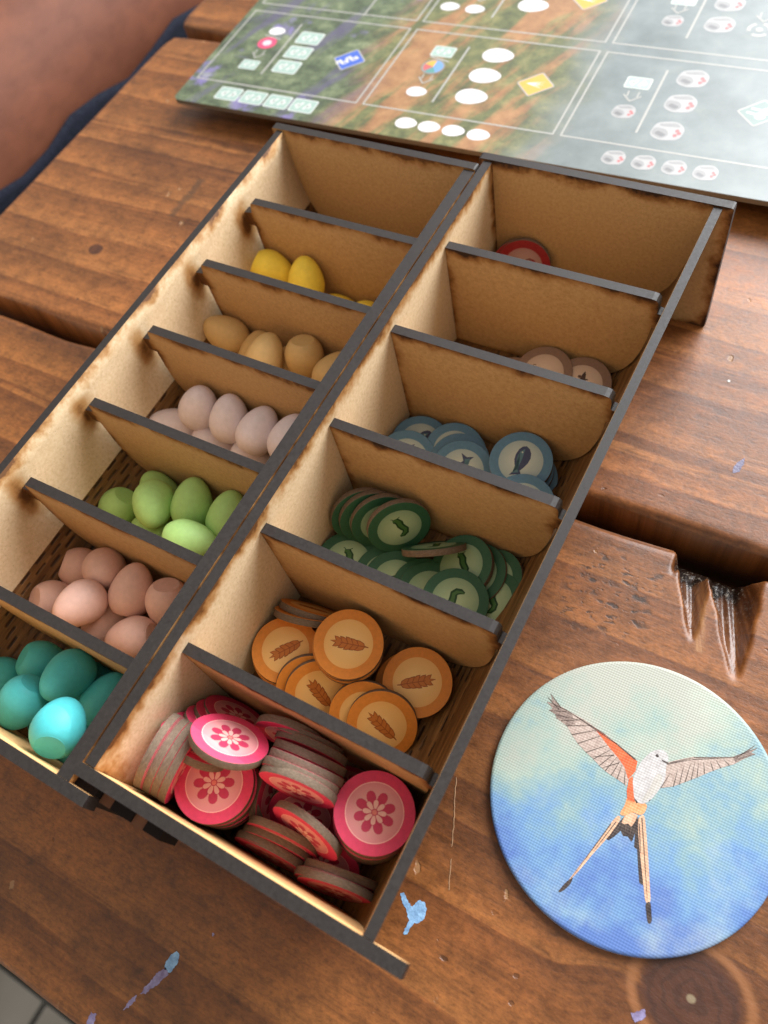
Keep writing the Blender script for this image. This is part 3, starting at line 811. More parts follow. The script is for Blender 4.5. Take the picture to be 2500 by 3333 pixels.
def emblems():
    E_ = {}
    m = lambda k: [paper('print_dark_' + k, TC[k][3]), paper('print_mid_' + k, TC[k][4]), paper('print_light_' + k, TC[k][1])]
    # flower: eight broad petals, eight pale ones on top and a round middle
    P = []
    for k in range(8): P.append((petal(.9, 5.0, 1.22, k * math.pi / 4 + .2), 0, .03))
    for k in range(8): P.append((petal(.5, 2.95, .74, k * math.pi / 4 + .59), 0, .035))
    for k in range(8): P.append((petal(.6, 2.85, .62, k * math.pi / 4 + .59), 2, .04))
    P.append((ellipse(.8, .8, 16), 0, .045)); P.append((ellipse(.6, .6, 16), 1, .05))
    mm = m('flower'); mm[0] = paper('print_petal', (.54, .040, .10)); mm[1] = paper('print_eye', (.78, .24, .20)); mm[2] = paper('print_inner_petal', (.84, .48, .42))
    E_['flower'] = flatmesh('emblem', P, mm)
    # ear of grain / leaf: overlapping pointed scales on a stalk
    P = [(thick([(0, -4.9), (.1, -3.9), (0, -3.0)], [.12, .2, .2]), 0, .03)]
    for k in range(5):
        y = 2.6 - k * 1.35
        for s in (-1, 1):
            w = 1.42 - .14 * abs(k - 2)
            P.append(([(0, y - 1.3), (s * w * .8, y - .9), (s * w * 1.25, y + .2), (s * w * 1.3, y + 1.15), (s * w * .55, y + .75), (0, y + .3)], 0, .03 + .003 * k))
            P.append(([(s * .12, y - 1.1), (s * w * .7, y - .75), (s * w * 1.08, y + .2), (s * w * 1.12, y + .85), (s * w * .5, y + .5), (s * .1, y + .2)], 1, .032 + .003 * k))
    P.append(([(-.7, 2.2), (0, 4.6), (.7, 2.2), (0, 1.8)], 0, .03)); P.append(([(-.45, 2.3), (0, 4.2), (.45, 2.3), (0, 2.0)], 1, .033))
    P = [([(a * 1.0, b * 1.14) for a, b in o_], i_, z2) for o_, i_, z2 in P]
    E_['leaf'] = flatmesh('emblem', P, m('leaf'))
    # worm with two feelers
    path = [(-2.6, 2.2), (-1.6, 2.6), (-.5, 1.9), (.1, .9), (1.0, .2), (2.0, -.4), (2.3, -1.5), (1.8, -2.6), (1.0, -3.3)]
    P = [(thick(path, [.6, 1.1, 1.2, 1.15, 1.1, 1.1, 1.0, .8, .3]), 0, .03), (thick([(a - .12, b + .1) for a, b in path], [.3, .55, .6, .55, .5, .5, .45, .3, .1]), 1, .035)]
    P += [(thick([(-2.3, 2.6), (-3.1, 3.1), (-3.5, 3.0)], .12), 0, .03), (thick([(-1.5, 3.1), (-1.2, 4.0), (-.9, 4.2)], .12), 0, .03)]
    E_['worm'] = flatmesh('emblem', P, m('worm'))
    # fish
    fb = [(0, 4.6), (.9, 4.1), (1.6, 3.0), (1.9, 1.6), (1.7, 0), (1.1, -1.6), (.55, -2.6), (1.7, -4.5), (.1, -3.9), (-1.5, -4.7), (-.5, -2.6), (-1.1, -1.4), (-1.6, 0), (-1.7, 1.6), (-1.4, 3.2), (-.8, 4.2)]
    fb = [(a * 1.3, b * 1.12) for a, b in fb]
    P = [(fb, 0, .03), ([(-.1, 4.2), (-1.2, 3.0), (-1.5, 1.5), (-1.3, -.2), (-.4, -2.4), (.5, -3.6), (-1.2, -4.3), (.0, -2.4), (.1, 1)], 1, .034), (ellipse(.26, .26, 10, -.55, 2.9), 2, .04)]
    E_['fish'] = flatmesh('emblem', P, m('fish'))
    # mouse with a curled tail
    P = [(ellipse(2.7, 1.35, 20, -.4, 0, .18), 0, .03), ([(1.6, .9), (3.4, .5), (4.7, -.1), (3.6, -.6), (1.8, -.9)], 0, .031), (ellipse(.55, .7, 10, 2.5, 1.1), 1, .035),
         (thick([(-2.8, -.3), (-3.8, -.2), (-4.4, .6), (-4.1, 1.5), (-3.4, 1.6)], [.25, .2, .18, .14, .1]), 0, .03), ([(-1.2, -.9), (-1.7, -1.9), (-.9, -1.8), (-.4, -1.1)], 0, .03), ([(1.4, -.8), (1.8, -1.7), (2.2, -1.6), (2.0, -.7)], 0, .03)]
    E_['mouse'] = flatmesh('emblem', P, m('mouse'))
    P = [(ellipse(1.7, 1.6, 18, -1.9, -1.6), 0, .03), (ellipse(1.6, 1.6, 18, 1.8, -1.3), 0, .03), (thick([(-1.6, -.2), (-.6, 2.2), (.6, 3.8)], .18), 0, .03), (thick([(1.6, .2), (1.2, 2.2), (.6, 3.8)], .18), 0, .03), ([(.6, 3.8), (2.2, 4.1), (3.4, 3.1), (1.8, 2.9)], 1, .032)]
    E_['cherry'] = flatmesh('emblem', P, m('cherry'))
    return E_
EMB = emblems()
NAMES = {'flower': 'pink flower tokens in the right tray', 'leaf': 'orange leaf tokens in the right tray', 'worm': 'green worm tokens in the right tray', 'fish': 'blue fish tokens in the right tray', 'mouse': 'brown mouse tokens in the right tray', 'cherry': 'red cherry tokens in the right tray'}
TOKENS = [
 ('flower', (20.57, 40.75, 39.27), (0.087, 0.792, 0.604), (-0.686, 0.487, -0.54), 'sunlit pink flower token tilted highest on the heap', 1),
 ('flower', (19.19, 30.29, 30.68), (0.177, 0.084, 0.981), (-0.311, 0.95, -0.025), 'pink flower token facing up beside the front panel on the left stack', 1),
 ('flower', (18.53, 30.29, 28.67), (0.177, 0.084, 0.981), (0.193, 0.974, -0.118), 'second token down the left face-up stack of pink flower tokens', 0),
 ('flower', (18.65, 30.29, 26.49), (0.177, 0.084, 0.981), (-0.974, -0.129, 0.186), 'third token down the left face-up stack of pink flower tokens', 0),
 ('flower', (18.1, 30.29, 24.48), (0.177, 0.084, 0.981), (-0.971, 0.178, 0.16), 'fourth token down the left face-up stack of pink flower tokens', 0),
 ('flower', (17.44, 30.29, 22.47), (0.177, 0.084, 0.981), (0.135, 0.985, -0.108), 'fifth token down the left face-up stack of pink flower tokens', 0),
 ('flower', (17.55, 30.29, 20.28), (0.177, 0.084, 0.981), (0.792, 0.58, -0.192), 'sixth token down the left face-up stack of pink flower tokens', 0),
 ('flower', (16.75, 30.29, 18.31), (0.177, 0.084, 0.981), (0.885, -0.45, -0.121), 'seventh token down the left face-up stack of pink flower tokens', 0),
 ('flower', (16.74, 30.29, 16.15), (0.177, 0.084, 0.981), (0.415, 0.897, -0.151), 'eighth token down the left face-up stack of pink flower tokens', 0),
 ('flower', (57.48, 42.4, 28.71), (0.182, 0.105, 0.978), (-0.501, 0.866, 0.0), 'pink flower token facing up against the right wall on the tall stack', 1),
 ('flower', (57.22, 42.18, 26.63), (0.182, 0.105, 0.978), (-0.98, -0.06, 0.189), 'second token down the face-up stack of pink tokens at the right wall', 0),
 ('flower', (56.7, 41.67, 24.62), (0.182, 0.105, 0.978), (-0.118, 0.989, -0.084), 'third token down the face-up stack of pink tokens at the right wall', 0),
 ('flower', (56.58, 41.76, 22.47), (0.182, 0.105, 0.978), (-0.65, -0.733, 0.199), 'fourth token down the face-up stack of pink tokens at the right wall', 0),
 ('flower', (56.22, 41.56, 20.4), (0.182, 0.105, 0.978), (0.203, 0.969, -0.142), 'fifth token down the face-up stack of pink tokens at the right wall', 0),
 ('flower', (55.8, 41.3, 18.35), (0.182, 0.105, 0.978), (-0.008, -0.994, 0.108), 'sixth token down the face-up stack of pink tokens at the right wall', 0),
 ('flower', (55.25, 41.02, 16.33), (0.182, 0.105, 0.978), (-0.983, 0.043, 0.178), 'seventh token down the face-up stack of pink tokens at the right wall', 0),
 ('flower', (54.66, 41.07, 14.27), (0.182, 0.105, 0.978), (-0.709, 0.703, 0.057), 'eighth token down the face-up stack of pink tokens at the right wall', 0),
 ('flower', (54.1, 40.73, 12.26), (0.182, 0.105, 0.978), (-0.736, -0.644, 0.206), 'ninth token down the face-up stack of pink tokens at the right wall', 0),
 ('flower', (11.07, 30.24, 31.99), (0.951, 0.05, -0.305), (0.079, 0.914, 0.398), 'innermost pink token of the row standing on edge at the left wall', 1),
 ('flower', (9.05, 30.34, 32.61), (0.951, 0.05, -0.305), (0.308, -0.072, 0.949), 'second token of the pink row standing on edge at the left wall', 0),
 ('flower', (7.06, 30.24, 33.26), (0.951, 0.05, -0.305), (-0.274, -0.318, -0.908), 'third token of the pink row standing on edge at the left wall', 0),
 ('flower', (5.23, 30.24, 33.89), (0.951, 0.05, -0.305), (-0.3, 0.383, -0.874), 'fourth token of the pink row standing on edge at the left wall', 0),
 ('flower', (5.23, 30.24, 34.54), (0.951, 0.05, -0.305), (-0.105, 0.981, -0.164), 'fifth token of the pink row standing on edge at the left wall', 0),
 ('flower', (5.23, 30.24, 35.15), (0.951, 0.05, -0.305), (0.306, -0.277, 0.911), 'sixth token of the pink row standing on edge at the left wall', 0),
 ('flower', (10.15, 36.34, 32.55), (0.151, 0.915, 0.373), (-0.362, 0.402, -0.841), 'first of five leaning pink tokens fanned under the sunlit token', 1),
 ('flower', (10.3, 39.58, 29.51), (0.156, 0.91, 0.385), (-0.367, 0.415, -0.832), 'second of five leaning pink tokens fanned under the sunlit token', 1),
 ('flower', (10.84, 42.63, 26.69), (0.161, 0.904, 0.396), (-0.365, 0.427, -0.827), 'third of five leaning pink tokens fanned under the sunlit token', 1),
 ('flower', (10.86, 45.33, 23.81), (0.165, 0.899, 0.406), (-0.361, 0.438, -0.823), 'fourth of five leaning pink tokens fanned under the sunlit token', 1),
 ('flower', (10.83, 47.53, 20.59), (0.168, 0.895, 0.413), (-0.357, 0.446, -0.821), 'last of five leaning pink tokens fanned under the sunlit token', 1),
 ('flower', (39.78, 37.86, 34.08), (0.14, -0.984, 0.115), (-0.372, 0.055, 0.927), 'lowest pink token of the slanted pile in the middle of the heap', 1),
 ('flower', (39.01, 40.14, 33.74), (0.1, -0.995, -0.012), (-0.473, -0.058, 0.879), 'second pink token of the slanted pile in the middle of the heap', 1),
 ('flower', (38.48, 42.57, 31.61), (0.084, -0.995, -0.056), (-0.518, -0.092, 0.85), 'third pink token of the slanted pile in the middle of the heap', 1),
 ('flower', (36.99, 45.14, 28.06), (0.086, -0.995, -0.05), (-0.512, -0.087, 0.855), 'fourth pink token of the slanted pile in the middle of the heap', 1),
 ('flower', (35.44, 47.34, 26.0), (0.112, -0.993, 0.023), (-0.44, -0.029, 0.898), 'fifth pink token of the slanted pile in the middle of the heap', 1),
 ('flower', (33.09, 49.0, 25.61), (0.095, -0.995, -0.038), (-0.494, -0.081, 0.866), 'sixth pink token of the slanted pile in the middle of the heap', 1),
 ('flower', (29.51, 47.94, 26.83), (0.163, -0.977, 0.134), (-0.341, 0.072, 0.937), 'rearmost pink token of the slanted pile in the middle of the heap', 1),
 ('flower', (44.03, 30.6, 25.81), (-0.071, -0.965, 0.254), (0.138, 0.243, 0.96), 'slanted pink token showing a squashed flower in front of the slanted pile', 1),
 ('flower', (23.79, 32.97, 12.64), (0.584, 0.797, -0.154), (-0.486, 0.495, 0.72), 'lone pink token standing edge-on between the two face-up stacks', 1),
 ('flower', (37.4, 26.62, 18.08), (0.104, -0.988, 0.111), (0.456, 0.147, 0.878), 'rear pink token of the edge-on trio near the front panel', 1),
 ('flower', (35.69, 24.25, 14.06), (0.109, -0.987, 0.121), (0.454, 0.157, 0.877), 'middle pink token of the edge-on trio near the front panel', 1),
 ('flower', (34.45, 22.17, 12.94), (0.115, -0.985, 0.131), (0.453, 0.169, 0.875), 'front pink token of the edge-on trio near the front panel', 1),
 ('flower', (35.24, 21.93, 12.93), (0.079, -0.989, 0.122), (0.414, 0.144, 0.899), 'single low pink token edge-on right behind the front panel', 1),
 ('flower', (53.56, 25.81, 12.78), (0.183, -0.983, 0.013), (0.64, 0.129, 0.758), 'rear pink token of the edge-on trio in the front right corner', 1),
 ('flower', (52.7, 23.17, 13.72), (0.2, -0.977, 0.074), (0.596, 0.181, 0.783), 'middle pink token of the edge-on trio in the front right corner', 1),
 ('flower', (54.3, 22.81, 14.92), (0.208, -0.971, 0.12), (0.561, 0.219, 0.798), 'front pink token of the edge-on trio in the front right corner', 1),
 ('flower', (37.62, 34.21, 11.91), (0.329, -0.708, 0.625), (0.293, 0.706, 0.645), 'shaded pink token lying deep in the middle of the heap', 1),
 ('flower', (47.66, 26.85, 12.52), (0.276, -0.828, 0.488), (0.355, 0.56, 0.749), 'crimson token wedged between the slanted token and the right stack', 1),
 ('flower', (28.04, 34.96, 12.9), (0.969, 0.232, 0.091), (-0.249, 0.909, 0.333), 'shaded pink token leaning behind the lone edge-on one', 1),
 ('flower', (45.37, 46.52, 12.63), (0.005, 0.823, 0.567), (0.477, 0.497, -0.725), 'dim pink token by the divider behind the right stack', 1),
 ('leaf', (28.19, 77.78, 20.87), (0.156, -0.101, 0.983), (-0.956, -0.266, 0.124), 'orange leaf token facing up in the middle on two others', 1),
 ('leaf', (27.26, 77.78, 18.87), (0.156, -0.101, 0.983), (-0.873, -0.479, 0.089), 'second token of the middle orange pile', 0),
 ('leaf', (27.34, 77.61, 16.7), (0.156, -0.101, 0.983), (-0.892, 0.413, 0.184), 'third token of the middle orange pile', 0),
 ('leaf', (10.16, 70.01, 14.45), (0.172, -0.042, 0.984), (-0.559, -0.827, 0.063), 'orange leaf token facing up against the left wall', 1),
 ('leaf', (10.16, 69.35, 12.58), (0.172, -0.042, 0.984), (0.783, -0.601, -0.162), 'second token of the orange pile at the left wall', 0),
 ('leaf', (10.16, 69.37, 10.41), (0.172, -0.042, 0.984), (-0.975, -0.152, 0.164), 'third token of the orange pile at the left wall', 0),
 ('leaf', (47.73, 78.43, 11.77), (0.131, -0.149, 0.98), (0.823, 0.568, -0.024), 'orange leaf token facing up nearest the right wall', 1),
 ('leaf', (44.75, 77.63, 6.73), (0.108, -0.124, 0.986), (0.822, 0.569, -0.018), 'orange token almost covered by the one nearest the right wall', 1),
 ('leaf', (24.44, 63.94, 11.39), (0.518, -0.485, 0.705), (-0.673, 0.279, 0.685), 'orange leaf token half hidden by the front divider at left', 1),
 ('leaf', (21.31, 64.02, 11.22), (0.501, -0.47, 0.726), (0.471, 0.853, 0.227), 'plain orange token peeking out behind the half hidden left one', 1),
 ('leaf', (44.2, 63.87, 10.43), (0.314, -0.498, 0.809), (-0.852, 0.229, 0.471), 'orange leaf token leaning on the front divider at right', 1),
 ('leaf', (38.51, 64.07, 10.35), (0.351, -0.46, 0.816), (0.406, 0.86, 0.31), 'orange token behind the one leaning on the front divider', 1),
 ('leaf', (9.84, 82.45, 13.64), (-0.15, 0.865, 0.478), (-0.967, -0.228, 0.11), 'orange token seen edge-on behind the left pile', 1),
 ('leaf', (10.11, 84.65, 12.71), (-0.078, 0.903, 0.423), (-0.929, -0.22, 0.299), 'orange token with bare grey edge lowest in the back left corner', 1),
 ('worm', (22.82, 116.7, 16.99), (0.689, -0.668, 0.281), (0.122, 0.489, 0.864), 'dark green token leaning in front of three others at the left wall', 1),
 ('worm', (16.53, 116.97, 15.24), (0.692, -0.656, 0.301), (0.366, 0.679, 0.637), 'second dark green token of the leaning row at the left wall', 1),
 ('worm', (12.33, 116.94, 14.55), (0.701, -0.651, 0.292), (0.37, 0.681, 0.632), 'third dark green token of the leaning row at the left wall', 1),
 ('worm', (9.24, 116.92, 14.17), (0.706, -0.648, 0.285), (0.373, 0.683, 0.628), 'rearmost dark green token of the leaning row at the left wall', 1),
 ('worm', (33.14, 117.55, 12.25), (-0.402, 0.719, 0.568), (0.442, 0.695, -0.567), 'green token balanced edge-on in the middle of the green heap', 1),
 ('worm', (42.88, 115.73, 10.2), (-0.237, -0.209, 0.949), (0.093, 0.967, 0.237), 'first green token of the overlapping row at the right', 1),
 ('worm', (47.29, 115.74, 8.37), (-0.288, -0.191, 0.938), (0.104, 0.968, 0.229), 'second green token of the overlapping row at the right', 1),
 ('worm', (52.47, 115.74, 8.68), (-0.339, -0.176, 0.924), (0.114, 0.968, 0.226), 'third green token of the overlapping row at the right', 1),
 ('worm', (55.04, 109.44, 8.66), (-0.348, -0.153, 0.925), (0.123, 0.97, 0.207), 'lowest green token in the right corner', 1),
 ('worm', (46.61, 104.39, 11.75), (0.171, -0.097, 0.981), (-0.688, -0.724, 0.048), 'pale lit green token lying foremost against the front divider', 1),
 ('worm', (37.38, 105.04, 7.07), (0.179, -0.101, 0.979), (0.562, 0.827, -0.017), 'green token under the foremost one with only feelers showing', 1),
 ('worm', (35.25, 105.51, 6.89), (0.172, -0.071, 0.983), (0.561, 0.827, -0.038), 'green token third from the right along the front divider', 1),
 ('worm', (26.55, 104.21, 7.36), (0.229, -0.053, 0.972), (-0.973, 0.002, 0.229), 'upper of two green tokens at the middle of the front divider', 1),
 ('worm', (22.95, 104.64, 7.28), (0.217, -0.066, 0.974), (-0.976, 0.005, 0.218), 'lower of two green tokens at the middle of the front divider', 1),
 ('worm', (10.14, 103.72, 8.56), (0.131, -0.034, 0.991), (0.1, 0.995, 0.021), 'green token lying flat in the front left corner showing a worm tail', 1),
 ('fish', (28.73, 145.73, 10.28), (0.207, -0.252, 0.945), (0.022, -0.965, -0.262), 'blue token with a fish tail showing, foremost of the middle pile', 1),
 ('fish', (25.93, 149.62, 7.8), (0.213, -0.187, 0.959), (0.972, 0.143, -0.188), 'second blue token of the middle pile', 1),
 ('fish', (23.68, 152.04, 7.64), (0.209, -0.161, 0.964), (0.972, 0.146, -0.186), 'third blue token of the middle pile', 1),
 ('fish', (22.63, 152.56, 8.45), (0.202, -0.133, 0.97), (0.972, 0.15, -0.182), 'rearmost blue token of the middle pile', 1),
 ('fish', (10.18, 152.07, 6.98), (0.178, -0.076, 0.981), (0.259, 0.965, 0.027), 'blue token with a dark fish head at the back left corner', 1),
 ('fish', (10.15, 143.09, 9.7), (0.261, -0.204, 0.944), (0.244, -0.932, -0.269), 'blue token mostly hidden by the front divider at far left', 1),
 ('fish', (47.74, 151.72, 8.03), (0.092, -0.297, 0.951), (-0.664, 0.693, 0.28), 'blue token with a dark fish head at the right', 1),
 ('fish', (46.13, 152.54, 11.53), (0.088, -0.237, 0.967), (-0.04, 0.97, 0.241), 'second blue token of the right pile', 1),
 ('fish', (45.75, 152.53, 15.44), (0.076, -0.215, 0.974), (-0.04, 0.975, 0.219), 'rearmost blue token of the right pile', 1),
 ('fish', (51.99, 139.31, 14.4), (0.112, -0.213, 0.971), (0.805, -0.553, -0.214), 'blue token covering the tail of the right fish head token', 1),
 ('fish', (34.65, 145.08, 7.43), (0.155, -0.186, 0.97), (0.89, 0.452, -0.055), 'low blue token between the middle and right piles', 1),
 ('mouse', (37.38, 189.14, 11.62), (-0.046, -0.243, 0.969), (0.143, 0.958, 0.248), 'brown token with a mouse, upper of the pair', 1),
 ('mouse', (50.5, 189.14, 11.69), (-0.001, -0.23, 0.973), (-0.995, -0.093, -0.023), 'brown token with a curled mouse tail, lower of the pair', 1),
 ('mouse', (28.4, 184.53, 7.47), (0.003, -0.248, 0.969), (0.902, 0.418, 0.104), 'brown token barely showing left of the mouse pair', 1),
 ('mouse', (15.1, 185.75, 10.01), (-0.178, 0.507, 0.844), (-0.391, 0.75, -0.533), 'grey-edged brown token on edge in the left corner', 1),
 ('cherry', (11.1, 229.48, 12.92), (0.221, -0.927, 0.304), (0.434, 0.372, 0.82), 'red cherry token leaning in the rear right compartment', 1),
 ('cherry', (12.84, 229.52, 13.76), (0.217, -0.929, 0.3), (0.433, 0.367, 0.823), 'second red token leaning behind the cherry token', 1),
]
for kind, c, nn, up, lb, front in TOKENS:
    o = obj('food_token', DM[kind])
    N = Vector(nn).normalized(); U = Vector(up); U = (U - N * U.dot(N)).normalized(); R_ = U.cross(N)
    cc = Vector(c) * MM
    o.matrix_world = Matrix(((R_.x, U.x, N.x, cc.x), (R_.y, U.y, N.y, cc.y), (R_.z, U.z, N.z, cc.z), (0, 0, 0, 1)))
    tag(o, lb, 'token', NAMES[kind])
    if front:
        obj('emblem', EMB[kind], o)
# ------------------------------------------------------------------ round player token with a bird
ct = empty('round_coaster', (109.02, 77.64, 0))
tag(ct, 'large round linen-textured card disc with a flying bird on blue sky, right of the trays', 'coaster')
CR = 36.17
def skyprint():
    n = NT('sky_print', .48, .4)
    p = n.obj((1, 1, 1))
    w = n.sep(p)
    # the picture's own "down" runs along (-.06,-1) turned towards the viewer
    down = n.math('ADD', n.math('MULTIPLY', w[0], 0.336), n.math('MULTIPLY', w[1], -0.942))
    n1 = n.noise(n.obj((.05, .05, .05), loc=(.4, 1.7, 0)), 1.0, 6, .6)
    n2 = n.noise(n.obj((.06, .06, .06), loc=(9, 4, 2)), 1.0, 6, .6)
    n3 = n.noise(n.obj((.35, .35, .35)), 1.0, 5, .65)
    g = n.math('ADD', n.math('DIVIDE', down, 72.0), .5)
    g = n.math('ADD', g, n.math('MULTIPLY', n.math('SUBTRACT', n1, .5), 1.5))
    g = n.math('ADD', g, n.math('MULTIPLY', n.math('SUBTRACT', n3, .5), .16))
    c = n.ramp(g, [(.12, (.42, .435, .37)), (.34, (.33, .425, .37)), (.52, (.21, .35, .41)), (.70, (.15, .29, .50)), (.92, (.095, .18, .45))])
    c = n.mix(n.math('MULTIPLY', n.rng(n2, .48, .78), .42), c, (.50, .58, .48, 1))
    n.set(Base_Color=c)
    gx = n.math('SINE', n.math('MULTIPLY', w[0], 9.2)); gy = n.math('SINE', n.math('MULTIPLY', w[1], 9.2))
    n.bump(n.math('ADD', gx, gy), .22, .09)
    return n
SK = skyprint()
CW = plain('coaster_card_edge', (.62, .60, .55), .6)
seg = 96
vs_, f, mi = [], [], []
prof = [(CR - .9, 2.2), (CR - .35, 2.12), (CR - .08, 1.85), (CR, 1.4), (CR, .4), (CR - .2, .1)]
for r, z in prof:
    for i in range(seg):
        a = 2 * math.pi * i / seg; vs_.append((r * math.cos(a), r * math.sin(a), z))
for k in range(len(prof) - 1):
    for i in range(seg):
        j = (i + 1) % seg; f.append((k * seg + i, (k + 1) * seg + i, (k + 1) * seg + j, k * seg + j)); mi.append(0 if k < 3 else 1)
f.append(list(range(seg))); mi.append(0)
b_ = (len(prof) - 1) * seg
f.append([b_ + i for i in range(seg)][::-1]); mi.append(1)
disc = obj('disc', mesh('disc', vs_, f, [SK.m, CW], mi, smooth=True), ct)
for p in disc.data.polygons: p.use_smooth = len(p.vertices) == 4
def feather(name, a, b, sc=.5, rough=.5):
    n = NT(name, rough, .35)
    f_ = n.noise(n.obj((sc, sc, sc)), 1.0, 5, .65)
    n.set(Base_Color=n.ramp(f_, [(.32, a), (.68, b)]))
    w = n.sep(n.obj((1, 1, 1)))
    n.bump(n.math('ADD', n.math('SINE', n.math('MULTIPLY', w[0], 9.2)), n.math('SINE', n.math('MULTIPLY', w[1], 9.2))), .2, .09)
    return n.m
BM = {'wing': feather('wing_print', (.34, .25, .21), (.56, .45, .39), .9), 'dark': feather('dark_feather_print', (.030, .022, .022), (.085, .06, .05)),
      'red': feather('red_print', (.62, .10, .035), (.72, .17, .06)), 'orange': feather('orange_print', (.62, .24, .09), (.78, .42, .20)),
      'white': feather('white_feather_print', (.42, .395, .385), (.60, .58, .575)), 'grey': feather('grey_feather_print', (.43, .40, .36), (.55, .53, .49)),
      'tail': feather('tail_print', (.55, .30, .18), (.76, .50, .33)), 'line': feather('quill_print', (.085, .058, .05), (.15, .11, .09)), 'tip': feather('wing_tip_print', (.15, .105, .09), (.36, .27, .23))}
